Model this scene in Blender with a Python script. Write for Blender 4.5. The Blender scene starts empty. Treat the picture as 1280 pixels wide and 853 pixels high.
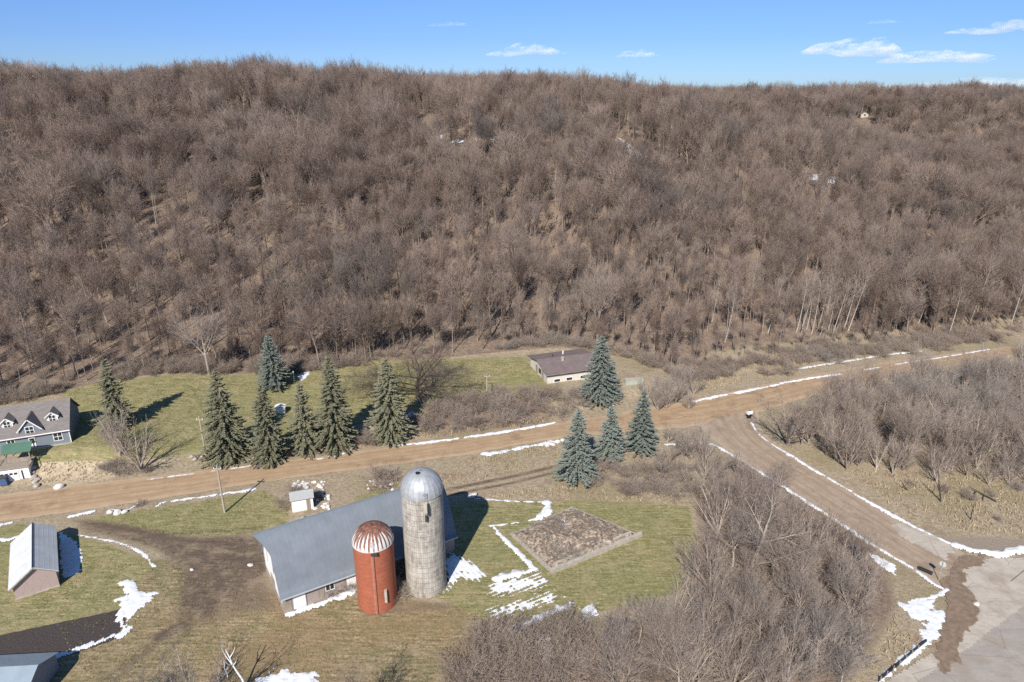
import bpy, math, random
import numpy as np
random.seed(7); R = math.radians
rng = np.random.default_rng(11)
S = bpy.context.scene
COL = S.collection

# ------------------------------------------------------------------ camera
CAMH = 60.0; PITCH = R(20.3); F = 853.0
cd = bpy.data.cameras.new('camera'); cam = bpy.data.objects.new('camera', cd); COL.objects.link(cam)
cam.location = (0, 0, CAMH); cam.rotation_euler = (R(90) - PITCH, 0, 0)
cd.sensor_width = 36; cd.lens = 36 * F / 1280; cd.clip_start = 1; cd.clip_end = 20000
S.camera = cam
SUN_EL = R(40); SUN_AZ = R(16)          # shadows run away from the camera, a little to the right
SH = (math.sin(SUN_AZ), math.cos(SUN_AZ))

# ------------------------------------------------------------------ numeric helpers
def sstep(a, b, x):
    t = np.clip((x - a) / (b - a), 0, 1); return t * t * (3 - 2 * t)
def vnoise(x, y, seed=0):
    x = np.asarray(x, float); y = np.asarray(y, float)
    xi = np.floor(x).astype(np.int64); yi = np.floor(y).astype(np.int64)
    fx = x - xi; fy = y - yi; fx = fx * fx * (3 - 2 * fx); fy = fy * fy * (3 - 2 * fy)
    def h(a, b):
        n = (a * 374761393 + b * 668265263 + seed * 974634077) & 0xffffffff
        n = ((n ^ (n >> 13)) * 1274126177) & 0xffffffff
        return ((n ^ (n >> 16)) & 0xffff) / 65535.0
    return (h(xi, yi) * (1 - fx) + h(xi + 1, yi) * fx) * (1 - fy) + (h(xi, yi + 1) * (1 - fx) + h(xi + 1, yi + 1) * fx) * fy
def fbm(x, y, seed=0, o=4):
    s = 0; a = .5; t = 0
    for i in range(o):
        s = s + a * vnoise(x * 2 ** i + 17.3 * i, y * 2 ** i - 9.1 * i, seed + i); t += a; a *= .5
    return s / t

# road's north edge, hill foot: plan positions
RN = [(-140, 80), (-80.4, 92.3), (-45.9, 100.6), (-26, 105.6), (-5.9, 111.9), (7.6, 116.9), (22, 123), (38, 129), (64.5, 141.5), (91, 149), (117.4, 157), (170, 172), (420, 240)]
TOE = [(-420, 100), (-200, 108), (-111, 114), (-96, 118), (-84, 127), (-74, 132), (-53, 136.5), (-25, 142.5), (0, 149), (12, 151), (28, 146), (40, 136), (64.5, 146), (91, 153.5), (117, 161), (170, 178), (300, 215), (420, 250)]
RNx, RNy = np.array(RN).T; TOx, TOy = np.array(TOE).T
HX = [-420, -220, -120, -60, 0, 40, 75, 110, 155, 225, 320, 450]
HZ = [52, 46.5, 45.5, 45.5, 46.5, 46.5, 42.5, 35.5, 28, 20, 14, 13]
def hgt(x, y):
    x = np.asarray(x, float); y = np.asarray(y, float)
    rn = np.interp(x, RNx, RNy); toe = np.interp(x, TOx, TOy)
    bank = np.interp(x, [-140, -70, -58, -40, -10, 12, 25, 40], [2.9, 2.9, 1.2, 1.0, 1.3, 1.6, 1.0, 0])
    h = bank * sstep(2.0, 8.5, y - rn)
    h = h + np.clip(y - rn - 8, 0, 60) * .02 * sstep(45, 20, x)
    d = y - toe
    t = np.clip(d / (185 + 25 * (fbm(x * .012, 0 * y + 3.3, 5, 2) - .5)), 0, 1)
    prof = .36 * t + .64 * t * t * (3 - 2 * t)
    hn = np.interp(x, HX, HZ)
    near = hn * prof
    far = 42.5 * sstep(0, 1, (y - 350 - .05 * x) / 95) * sstep(30, 110, x)
    k = 6.0
    m = np.maximum(near, far); hh = m + k * np.exp(-np.abs(near - far) / k) * .25 * sstep(5, 25, m)
    up = sstep(6, 60, d)
    hh = hh + up * (7 * (fbm(x * .022, y * .014, 21, 3) - .5) + 2.0 * (fbm(x * .09, y * .06, 31, 2) - .5))
    h = h + hh
    fl = sstep(0, 30, rn - 6 - y) + sstep(9, 18, y - rn)
    h = h + .22 * (fbm(x * .12, y * .12, 41, 3) - .5) * np.clip(fl, 0, 1) * .7
    return h
def H1(x, y): return float(hgt(x, y))
cp, sp = math.cos(PITCH), math.sin(PITCH)
def ray(px, py):
    a = (px - 640) / F; b = -(py - 426.5) / F
    return (a, cp + b * sp, -sp + b * cp)
def U(px, py, z=0.0):
    d = ray(px, py); t = (z - CAMH) / d[2]; return (d[0] * t, d[1] * t)
def G(px, py):
    """where the sight line of a photo pixel meets the terrain"""
    d = ray(px, py); ts = np.arange(30, 700, .5)
    hh = hgt(d[0] * ts, d[1] * ts); zz = CAMH + d[2] * ts
    k = int(np.argmax(zz < hh))
    if k == 0: k = len(ts) - 1
    a = (zz[k - 1] - hh[k - 1]); b = (hh[k] - zz[k]); t = ts[k - 1] + .5 * (a / (a + b + 1e-9))
    return (d[0] * t, d[1] * t)
def GP(pts): return [G(*p) for p in pts]
def zpx(x, y, py):
    """height above datum of the point over (x, y) seen at picture row py"""
    th = math.atan2(py - 426.5, F) + PITCH
    return CAMH - y * math.tan(th)
def sdf(poly, x, y):
    """signed distance, positive inside"""
    x = np.asarray(x, float); y = np.asarray(y, float)
    d = np.full(x.shape, 1e9); ins = np.zeros(x.shape, bool); n = len(poly)
    for i in range(n):
        ax, ay = poly[i]; bx, by = poly[(i + 1) % n]
        ex, ey = bx - ax, by - ay
        t = np.clip(((x - ax) * ex + (y - ay) * ey) / (ex * ex + ey * ey + 1e-9), 0, 1)
        d = np.minimum(d, np.hypot(x - ax - t * ex, y - ay - t * ey))
        if ay != by:
            c = ((ay > y) != (by > y)) & (x < (bx - ax) * (y - ay) / (by - ay) + ax); ins ^= c
    return np.where(ins, d, -d)
def lined(line, x, y):
    d = np.full(np.shape(x), 1e9)
    for (ax, ay), (bx, by) in zip(line[:-1], line[1:]):
        ex, ey = bx - ax, by - ay
        t = np.clip(((x - ax) * ex + (y - ay) * ey) / (ex * ex + ey * ey + 1e-9), 0, 1)
        d = np.minimum(d, np.hypot(x - ax - t * ex, y - ay - t * ey))
    return d

# ------------------------------------------------------------------ object helpers
def tag(o, label=None, cat=None, group=None, kind=None):
    if label: o['label'] = label
    if cat: o['category'] = cat
    if group: o['group'] = group
    if kind: o['kind'] = kind
    return o
def empty(name, loc, rz=0, sc=1.0):
    o = bpy.data.objects.new(name, None); COL.objects.link(o)
    o.location = loc; o.rotation_euler = (0, 0, rz); o.scale = (sc, sc, sc); o.empty_display_size = .3
    return o
def link(name, me, parent=None):
    o = bpy.data.objects.new(name, me); COL.objects.link(o)
    if parent is not None: o.parent = parent
    return o
def mesh_np(name, V, Fq, mats, smooth=False, midx=None, uv=None):
    """V (n,3), Fq list of (m,k) index arrays"""
    me = bpy.data.meshes.new(name); V = np.asarray(V, np.float32)
    me.vertices.add(len(V)); me.vertices.foreach_set('co', V.ravel())
    tot = []; idx = []
    for f in Fq:
        f = np.asarray(f, np.int32)
        if len(f): tot.append(np.full(len(f), f.shape[1], np.int32)); idx.append(f.ravel())
    tot = np.concatenate(tot); idx = np.concatenate(idx)
    me.loops.add(len(idx)); me.loops.foreach_set('vertex_index', idx)
    me.polygons.add(len(tot)); st = np.concatenate([[0], np.cumsum(tot)[:-1]]).astype(np.int32)
    me.polygons.foreach_set('loop_start', st); me.polygons.foreach_set('loop_total', tot)
    for m in (mats if isinstance(mats, (list, tuple)) else [mats]): me.materials.append(m)
    if midx is not None: me.polygons.foreach_set('material_index', np.asarray(midx, np.int32))
    me.polygons.foreach_set('use_smooth', np.full(len(tot), smooth, bool))
    if uv is not None:
        l = me.uv_layers.new(name='UVMap'); l.data.foreach_set('uv', np.asarray(uv, np.float32)[idx].ravel())
    me.update(calc_edges=True); me.validate(); return me
class MB:
    def __init__(s): s.v = []; s.f = []; s.m = []; s.uv = []
    def add(s, vs, fs, m=0):
        b = len(s.v); s.v += [tuple(v) for v in vs]; s.f += [tuple(b + i for i in f) for f in fs]; s.m += [m] * len(fs); return s
    def box(s, x0, x1, y0, y1, z0, z1, m=0):
        v = [(x, y, z) for z in (z0, z1) for y in (y0, y1) for x in (x0, x1)]
        return s.add(v, [(0, 2, 3, 1), (4, 5, 7, 6), (0, 1, 5, 4), (2, 6, 7, 3), (0, 4, 6, 2), (1, 3, 7, 5)], m)
    def prism(s, prof, a0, a1, axis='x', m=0):
        n = len(prof)
        P = (lambda a, p: (a, p[0], p[1])) if axis == 'x' else (lambda a, p: (p[0], a, p[1])) if axis == 'y' else (lambda a, p: (p[0], p[1], a))
        v = [P(a0, p) for p in prof] + [P(a1, p) for p in prof]
        fs = [tuple(range(n - 1, -1, -1)), tuple(range(n, 2 * n))] + [(i, (i + 1) % n, n + (i + 1) % n, n + i) for i in range(n)]
        return s.add(v, fs, m)
    def slab(s, p, q, a0, a1, th, axis='x', m=0):
        """a roof slope: strip p->q of a profile, thickened upward, extruded"""
        dx, dz = q[0] - p[0], q[1] - p[1]; L = math.hypot(dx, dz); nx, nz = -dz / L * th, dx / L * th
        if nz < 0: nx, nz = -nx, -nz
        return s.prism([p, q, (q[0] + nx, q[1] + nz), (p[0] + nx, p[1] + nz)], a0, a1, axis, m)
    def tube(s, pts, rs, n=8, m=0, cap=True):
        b = len(s.v); pts = [np.array(p, float) for p in pts]
        for i, p in enumerate(pts):
            t = pts[min(i + 1, len(pts) - 1)] - pts[max(i - 1, 0)]; t /= np.linalg.norm(t) + 1e-9
            a = np.cross(t, (0, 0, 1) if abs(t[2]) < .9 else (1, 0, 0)); a /= np.linalg.norm(a); c = np.cross(t, a)
            r = rs[i] if isinstance(rs, (list, tuple)) else rs
            for k in range(n):
                w = 2 * math.pi * k / n; s.v.append(tuple(p + (a * math.cos(w) + c * math.sin(w)) * r))
        for i in range(len(pts) - 1):
            for k in range(n):
                k2 = (k + 1) % n; s.f.append((b + i * n + k, b + i * n + k2, b + (i + 1) * n + k2, b + (i + 1) * n + k)); s.m.append(m)
        if cap:
            s.f.append(tuple(b + k for k in range(n - 1, -1, -1))); s.f.append(tuple(b + (len(pts) - 1) * n + k for k in range(n))); s.m += [m, m]
        return s
    def build(s, name, mats, parent=None, smooth=False, uvf=None, bevel=0):
        me = bpy.data.meshes.new(name); me.from_pydata(s.v, [], s.f)
        mats = mats if isinstance(mats, (list, tuple)) else [mats]
        for m in mats: me.materials.append(m)
        me.polygons.foreach_set('material_index', s.m); me.polygons.foreach_set('use_smooth', [smooth] * len(s.f))
        if uvf:
            l = me.uv_layers.new(name='UVMap')
            for lp in me.loops: l.data[lp.index].uv = uvf(s.v[lp.vertex_index])
        me.update(); me.validate()
        o = link(name, me, parent)
        if bevel:
            b = o.modifiers.new('edge', 'BEVEL'); b.width = bevel; b.segments = 2; b.limit_method = 'ANGLE'
        return o

# ------------------------------------------------------------------ materials
class NT:
    def __init__(s, name):
        s.mat = bpy.data.materials.new(name); s.mat.use_nodes = True; s.t = s.mat.node_tree
        s.b = s.t.nodes['Principled BSDF']; s.b.inputs['Roughness'].default_value = .9
        s.b.inputs['Specular IOR Level'].default_value = .25
    def n(s, ty, **kw):
        x = s.t.nodes.new(ty)
        for k, v in kw.items(): setattr(x, k, v)
        return x
    def l(s, a, b): s.t.links.new(a, b)
    def val(s, sock, v):
        if hasattr(v, 'links') or isinstance(v, bpy.types.NodeSocket): s.l(v, sock)
        else: sock.default_value = v
    def noise(s, scale, det=4, rough=.6, vec=None, dist=0, sc3=None):
        x = s.n('ShaderNodeTexNoise'); x.inputs['Scale'].default_value = scale; x.inputs['Detail'].default_value = det
        x.inputs['Roughness'].default_value = rough; x.inputs['Distortion'].default_value = dist
        v = vec if vec is not None else s.pos()
        if sc3:
            mp = s.n('ShaderNodeMapping'); mp.inputs['Scale'].default_value = sc3; s.l(v, mp.inputs['Vector']); v = mp.outputs[0]
        s.l(v, x.inputs['Vector']); return x.outputs['Fac']
    def pos(s):
        if not hasattr(s, '_p'): s._p = s.n('ShaderNodeTexCoord').outputs['Object']
        return s._p
    def uv(s): return s.n('ShaderNodeTexCoord').outputs['UV']
    def math(s, op, a, b=0.0, c=0.0, clamp=False):
        x = s.n('ShaderNodeMath', operation=op, use_clamp=clamp)
        s.val(x.inputs[0], a); s.val(x.inputs[1], b); s.val(x.inputs[2], c); return x.outputs[0]
    def mix(s, f, a, b, mode='MIX'):
        x = s.n('ShaderNodeMix', data_type='RGBA', blend_type=mode)
        s.val(x.inputs[0], f); s.val(x.inputs[6], a if not isinstance(a, tuple) else (*a, 1)); s.val(x.inputs[7], b if not isinstance(b, tuple) else (*b, 1)); return x.outputs[2]
    def ramp(s, f, stops):
        x = s.n('ShaderNodeValToRGB'); e = x.color_ramp.elements
        while len(e) < len(stops): e.new(.5)
        for k, (p, c) in zip(e, stops): k.position = p; k.color = (*c, 1) if len(c) == 3 else c
        s.l(f, x.inputs[0]); return x.outputs[0]
    def mr(s, f, a, b, c=0., d=1.):
        x = s.n('ShaderNodeMapRange'); x.clamp = True; s.val(x.inputs[0], f)
        for i, v in enumerate((a, b, c, d)): x.inputs[i + 1].default_value = v
        return x.outputs[0]
    def bump(s, h, st=.4, dist=.1):
        x = s.n('ShaderNodeBump'); x.inputs['Strength'].default_value = st; x.inputs['Distance'].default_value = dist; s.l(h, x.inputs['Height']); s.l(x.outputs[0], s.b.inputs['Normal'])
    def attr(s, nm): x = s.n('ShaderNodeAttribute', attribute_name=nm); return x.outputs['Fac']
    def out(s, col, rough=None):
        s.val(s.b.inputs['Base Color'], col if not isinstance(col, tuple) else (*col, 1))
        if rough is not None: s.val(s.b.inputs['Roughness'], rough)
        return s.mat
def plain(name, c, var=.18, scale=3., rough=.85, bump=0, sc3=None, metal=0):
    t = NT(name); n = t.noise(scale, 5, .65, sc3=sc3)
    d = tuple(v * (1 - var) for v in c); l = tuple(min(1, v * (1 + var)) for v in c)
    m = t.out(t.ramp(n, [(.3, d), (.7, l)]), rough)
    t.b.inputs['Metallic'].default_value = metal
    if bump: t.bump(t.noise(scale * 4, 4), bump, .05)
    return m

def ground_material():
    t = NT('ground_cover')
    n1 = t.noise(.35, 6, .65); n2 = t.noise(1.7, 6, .7); n3 = t.noise(7., 4, .7); n0 = t.noise(.06, 4, .6)
    st = t.noise(1.0, 5, .7, sc3=(.35, 2.6, 1)); fl = t.noise(2.6, 5, .75)
    def mask(nm, w=.5, soft=.12):
        a = t.attr(nm)
        v = t.math('ADD', a, t.math('MULTIPLY', t.math('SUBTRACT', t.math('ADD', t.math('MULTIPLY', n2, .6), t.math('MULTIPLY', n3, .4)), .5), w))
        return t.mr(v, .5 - soft, .5 + soft)
    hf = t.math('ADD', t.math('MULTIPLY', n2, .45), t.math('MULTIPLY', n3, .55))
    gs = t.math('ADD', t.math('MULTIPLY', fl, .5), t.math('MULTIPLY', st, .5))
    dry = t.ramp(hf, [(.37, (.16, .12, .08)), (.46, (.30, .235, .158)), (.54, (.40, .325, .225)), (.63, (.53, .445, .325))])
    dry = t.mix(t.mr(n1, .52, .66, 0, .75), dry, (.26, .185, .125))
    dry = t.mix(t.mr(n0, .5, .62, 0, .5), dry, (.235, .2, .105))
    n4 = t.noise(.85, 5, .7)
    lawn = t.ramp(gs, [(.40, (.125, .118, .05)), (.47, (.22, .2, .088)), (.53, (.295, .26, .125)), (.60, (.44, .37, .215))])
    lawn = t.mix(t.mr(n1, .48, .6, 0, .6), lawn, (.37, .295, .165)); lawn = t.mix(t.mr(n4, .5, .6, 0, .55), lawn, (.175, .175, .068))
    lawn = t.mix(t.mr(n0, .47, .58, 0, .35), lawn, (.2, .2, .08))
    olive = t.ramp(gs, [(.40, (.105, .085, .045)), (.47, (.225, .173, .092)), (.53, (.315, .245, .138)), (.60, (.46, .37, .235))])
    olive = t.mix(t.mr(n1, .48, .58, 0, .65), olive, (.185, .168, .08)); olive = t.mix(t.mr(n4, .52, .62, 0, .6), olive, (.36, .27, .165))
    olive = t.mix(t.mr(n0, .47, .58, 0, .45), olive, (.29, .19, .105))
    litter = t.ramp(hf, [(.38, (.075, .05, .036)), (.46, (.165, .115, .085)), (.54, (.25, .185, .14)), (.62, (.38, .3, .235))])
    litter = t.mix(t.mr(n1, .5, .64, 0, .6), litter, (.27, .21, .15))
    mud = t.ramp(hf, [(.38, (.07, .05, .038)), (.48, (.15, .108, .077)), (.55, (.21, .155, .112)), (.64, (.33, .26, .19))])
    mud = t.mix(t.mr(n1, .5, .6, 0, .7), mud, (.3, .225, .15)); mud = t.mix(t.mr(st, .52, .6, 0, .5), mud, (.075, .055, .042))
    soil = t.ramp(n3, [(.36, (.04, .032, .03)), (.64, (.1, .08, .073))])
    straw = t.ramp(t.math('ADD', t.math('MULTIPLY', n2, .4), t.math('MULTIPLY', t.noise(3., 4, .7, sc3=(2.2, .7, .7)), .6)), [(.36, (.26, .2, .13)), (.5, (.44, .35, .24)), (.64, (.58, .48, .35))])
    grav = t.ramp(n3, [(.36, (.2, .155, .115)), (.64, (.38, .31, .24))])
    c = t.mix(mask('litter'), dry, litter)
    c = t.mix(mask('olive', .6), c, olive); c = t.mix(mask('lawn', .6), c, lawn)
    c = t.mix(mask('straw', .25, .06), c, straw); c = t.mix(mask('mud', 1.3, .16), c, mud)
    c = t.mix(mask('gravel', .5), c, grav); c = t.mix(mask('soil', .2, .05), c, soil)
    c = t.mix(t.math('MULTIPLY', t.attr('track'), t.mr(n2, .35, .6)), c, (.085, .06, .042))
    t.bump(t.math('ADD', t.math('MULTIPLY', n2, .7), t.math('MULTIPLY', n3, .5)), .9, .22)
    return t.out(c, .95)

def bark(name, dark, light, scale=2.):
    t = NT(name); r = t.n('ShaderNodeObjectInfo').outputs['Random']
    c = t.mix(r, dark, light); n = t.noise(scale, 3, .7)
    c = t.mix(t.mr(n, .35, .65, 0, .5), c, tuple(v * .6 for v in dark))
    return t.out(c, .9)
def twigmat(name, cols):
    t = NT(name); oi = t.n('ShaderNodeObjectInfo'); r = oi.outputs['Random']
    k = len(cols); c = t.ramp(r, [(i / (k - 1), cc) for i, cc in enumerate(cols)])
    g = t.noise(.028, 3, .6, vec=oi.outputs['Location']); m = sum(cols[0]) / 3     # stands of different species
    c = t.mix(t.mr(g, .53, .64, 0, .5), c, (m * 1.5, m * 1.14, m * .92)); c = t.mix(t.mr(g, .47, .37, 0, .55), c, (m * 1.22, m * 1.1, m * 1.02))
    return t.out(c, .85)

M = {}
M['ground'] = ground_material()
M['bark_hill'] = bark('bark_hill', (.15, .11, .085), (.42, .34, .275))
M['twig_hill'] = twigmat('twig_hill', [(0.131, 0.090, 0.072), (0.234, 0.177, 0.144), (0.297, 0.219, 0.178), (0.180, 0.138, 0.116), (0.324, 0.238, 0.186), (0.211, 0.163, 0.138), (0.351, 0.271, 0.224), (0.162, 0.113, 0.090), (0.270, 0.196, 0.160)])
M['bark_grey'] = bark('bark_grey', (.3, .24, .195), (.5, .42, .35))
M['bark_pale'] = bark('bark_pale', (.42, .36, .3), (.5, .44, .37))
M['bark_dark'] = bark('bark_dark', (.06, .045, .037), (.095, .072, .06))
M['bark_aspen'] = bark('bark_aspen', (.42, .37, .31), (.52, .47, .4))
M['twig_grey'] = twigmat('twig_grey', [(0.232, 0.183, 0.152), (0.305, 0.244, 0.201), (0.262, 0.213, 0.183), (0.336, 0.275, 0.232), (0.244, 0.189, 0.152)])
M['twig_dark'] = twigmat('twig_dark', [(.11, .08, .068), (.13, .1, .085)])
M['twig_red'] = twigmat('twig_red', [(.25, .195, .155), (.32, .255, .205), (.285, .235, .19), (.23, .18, .15)])
def needles(name, a, b):
    t = NT(name); n = t.noise(1.6, 3, .6); r = t.n('ShaderNodeObjectInfo').outputs['Random']
    c = t.mix(t.mr(n, .3, .7), a, b); c = t.mix(t.math('MULTIPLY', r, .35), c, tuple(v * 1.3 for v in b)); return t.out(c, .8)
M['blue_needle'] = needles('blue_needle', (.085, .105, .082), (.2, .225, .195))
M['olive_needle'] = needles('olive_needle', (.085, .088, .052), (.215, .205, .13))
M['white'] = plain('white_paint', (.78, .77, .74), .06, 1.5, .6)
t = NT('snow'); n = t.noise(1.6, 5, .7); n2 = t.noise(9, 3, .7); t.bump(n2, .5, .06); M['snow'] = t.out(t.mix(t.mr(n2, .56, .72, 0, .6), t.mix(t.mr(n, .5, .68, 0, .7), (.74, .75, .785), (.55, .53, .5)), (.38, .32, .26)), .75)
M['glass'] = plain('dark_glass', (.03, .035, .04), .2, 2., .12)
M['grey_trim'] = plain('grey_trim', (.3, .3, .29), .1, 3.)
M['wood'] = plain('weathered_wood', (.3, .25, .2), .25, 4., .9, .3, (1, 1, .2))
M['pole_wood'] = plain('pole_wood', (.38, .33, .27), .2, 4., .9, .2, (3, 3, .2))
M['dark_metal'] = plain('dark_metal', (.05, .05, .05), .2, 4., .5)
M['black'] = plain('black_plastic', (.02, .02, .022), .2, 4., .5)
M['concrete'] = plain('old_concrete', (.4, .36, .3), .22, 1.5, .9, .3)
M['stone'] = plain('field_stone', (.36, .31, .265), .35, 2.5, .9, .4)
M['pale_stone'] = plain('pale_stone', (.62, .59, .55), .2, 2.5, .9, .4)

# ------------------------------------------------------------------ world and sun
w = bpy.data.worlds.new('World'); S.world = w; w.use_nodes = True; nt = w.node_tree
bg = nt.nodes['Background']; sky = nt.nodes.new('ShaderNodeTexSky'); sky.sky_type = 'NISHITA'; sky.sun_disc = False
sky.sun_elevation = SUN_EL; sky.sun_rotation = math.pi + SUN_AZ
sky.air_density = 1.0; sky.dust_density = .15; sky.ozone_density = 2.5; sky.altitude = 900
hs = nt.nodes.new('ShaderNodeHueSaturation'); hs.inputs['Saturation'].default_value = 1.18
tc = nt.nodes.new('ShaderNodeTexCoord'); sz = nt.nodes.new('ShaderNodeSeparateXYZ'); nt.links.new(tc.outputs['Generated'], sz.inputs[0])
rp = nt.nodes.new('ShaderNodeValToRGB'); el = rp.color_ramp.elements; el.new(.3); el.new(.6)
for k_, (pp, cc) in zip(el, [(.0, (.37, .56, 1.0)), (.06, (.43, .57, .98)), (.125, (.57, .68, 1.0)), (.5, (1, 1, 1))]): k_.position = pp; k_.color = (*cc, 1)
nt.links.new(sz.outputs[2], rp.inputs[0])
mu = nt.nodes.new('ShaderNodeMix'); mu.data_type = 'RGBA'; mu.blend_type = 'MULTIPLY'; mu.inputs[0].default_value = 1
nt.links.new(sky.outputs[0], hs.inputs['Color']); nt.links.new(hs.outputs[0], mu.inputs[6]); nt.links.new(rp.outputs[0], mu.inputs[7]); nt.links.new(mu.outputs[2], bg.inputs[0]); bg.inputs[1].default_value = .095
sl = bpy.data.lights.new('sun', 'SUN'); so = bpy.data.objects.new('sun', sl); COL.objects.link(so)
sl.energy = 5.0; sl.angle = R(.53); sl.color = (1, .95, .87)
so.rotation_euler = (R(90) - SUN_EL, 0, -SUN_AZ)
so.location = (-60, -60, 150)
S.view_settings.view_transform = 'Standard'; S.view_settings.look = 'None'; S.view_settings.exposure = .36; S.view_settings.gamma = 1
S.cycles.max_bounces = 8; S.cycles.diffuse_bounces = 2; S.cycles.glossy_bounces = 2; S.cycles.volume_bounces = 8; S.cycles.use_denoising = False; S.cycles.transparent_max_bounces = 4

# ------------------------------------------------------------------ terrain sheet with cover masks
def arange(*seg):
    o = []
    for a, b, s in seg: o += list(np.arange(a, b - 1e-6, s))
    return np.array(o + [seg[-1][1]])
gx = arange((-1400, -460, 60), (-460, -100, 4), (-100, 125, .6), (125, 460, 4), (460, 1400, 60))
gy = arange((-200, 20, 10), (20, 44, 3), (44, 166, .6), (166, 400, 2.6), (400, 760, 8), (760, 2400, 80))
X, Y = np.meshgrid(gx, gy); Z = hgt(X, Y)
MASKS = {k: np.zeros(X.shape) for k in ('lawn', 'olive', 'litter', 'straw', 'mud', 'gravel', 'soil', 'track')}
near = (X > -110) & (X < 135) & (Y > 40) & (Y < 175)
xn, yn = X[near], Y[near]
def paint(nm, pts, soft=1.5, val=1.0):
    P = GP(pts); a = np.clip(.5 + sdf(P, xn, yn) / (2 * soft), 0, 1) * val; MASKS[nm][near] = np.maximum(MASKS[nm][near], a)
def paint_line(nm, pts, wd, soft=1.0, val=1.0):
    P = GP(pts); a = np.clip(.5 + (wd / 2 - lined(P, xn, yn)) / (2 * soft), 0, 1) * val; MASKS[nm][near] = np.maximum(MASKS[nm][near], a)
MASKS['litter'] = sstep(-1.0, 3.0, Y - np.interp(X, TOx, TOy))
MASKS['litter'] *= 1 - .75 * sstep(40, 46, X) * sstep(18, 8, Y - np.interp(X, TOx, TOy))
paint('olive', [(-40, 700), (60, 680), (205, 700), (330, 740), (560, 755), (720, 745), (760, 760), (640, 810), (560, 880), (-40, 900)])
paint('lawn', [(20, 590), (88, 520), (75, 490), (130, 477), (350, 465), (450, 450), (655, 446), (690, 488), (570, 502), (520, 525), (470, 520), (430, 540), (300, 560), (240, 566), (150, 576)], 2)
paint('lawn', [(105, 648), (210, 634), (330, 613), (362, 630), (360, 655), (320, 668), (230, 672), (160, 662)], .8)
paint('lawn', [(440, 622), (480, 612), (500, 630), (470, 640)], .6)
paint('lawn', [(-40, 665), (25, 655), (60, 660), (130, 678), (190, 705), (150, 760), (60, 785), (-40, 800)], 1.2)
paint('lawn', [(560, 627), (690, 626), (800, 628), (862, 634), (872, 690), (850, 740), (760, 762), (690, 775), (600, 770), (540, 745)], 1.0)
paint('lawn', [(700, 770), (760, 775), (750, 810), (700, 812)], .8)
paint('straw', [(48, 578), (143, 577), (143, 598), (75, 610), (48, 604)], .3)
paint('mud', [(90, 650), (150, 655), (230, 672), (325, 668), (335, 715), (300, 745), (250, 775), (225, 760), (235, 705), (190, 680), (120, 662)], 1.6)
paint('mud', [(188, 795), (232, 775), (240, 782), (200, 803)], .6)
paint_line('mud', [(232, 775), (190, 810), (140, 853)], 1.2, .9, .75)
paint_line('mud', [(560, 612), (640, 596), (700, 582), (740, 575)], .9, .4)
paint_line('mud', [(556, 620), (640, 604), (705, 588)], .7, .4)
paint('mud', [(440, 740), (560, 752), (600, 735), (560, 765), (450, 775)], .8, .55)
paint('mud', [(330, 690), (352, 740), (365, 765), (300, 775), (235, 790), (200, 770), (240, 740)], 2, .62)
paint('soil', [(-40, 803), (150, 762), (158, 775), (145, 800), (45, 832), (-40, 850)], .25)
paint('gravel', [(1120, 655), (1180, 668), (1280, 672), (1330, 690), (1280, 697), (1200, 690)], 1, .7)
paint('litter', [(590, 790), (720, 770), (840, 770), (880, 690), (860, 610), (930, 570), (1010, 620), (1110, 700), (1125, 760), (1070, 853), (1000, 900), (560, 900)], 2, .8)
paint('litter', [(560, 545), (690, 530), (690, 492), (560, 505), (500, 535)], 1.5, .7)
for pl in ([(105, 652), (200, 671), (300, 682), (330, 690)], [(100, 658), (190, 682), (255, 715), (262, 760)], [(125, 654), (215, 668), (325, 660)], [(110, 662), (180, 676), (225, 700), (232, 770)], [(235, 690), (300, 700), (330, 712)], [(240, 745), (290, 720), (325, 690)], [(225, 775), (180, 812), (130, 850)], [(205, 690), (245, 735), (235, 790), (195, 830)], [(255, 690), (275, 730), (262, 770)], [(140, 668), (215, 690), (330, 700)]):
    paint_line('track', pl, .6, .35, 1)
nv = X.size; nyy, nxx = X.shape
ii = np.arange(nv).reshape(nyy, nxx)
quads = np.stack([ii[:-1, :-1].ravel(), ii[:-1, 1:].ravel(), ii[1:, 1:].ravel(), ii[1:, :-1].ravel()], 1)
me = mesh_np('terrain', np.stack([X.ravel(), Y.ravel(), Z.ravel()], 1), [quads], M['ground'], True)
for k, a in MASKS.items():
    at = me.attributes.new(k, 'FLOAT', 'POINT'); at.data.foreach_set('value', a.ravel().astype(np.float32))
tag(link('terrain', me), kind='structure')

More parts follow.
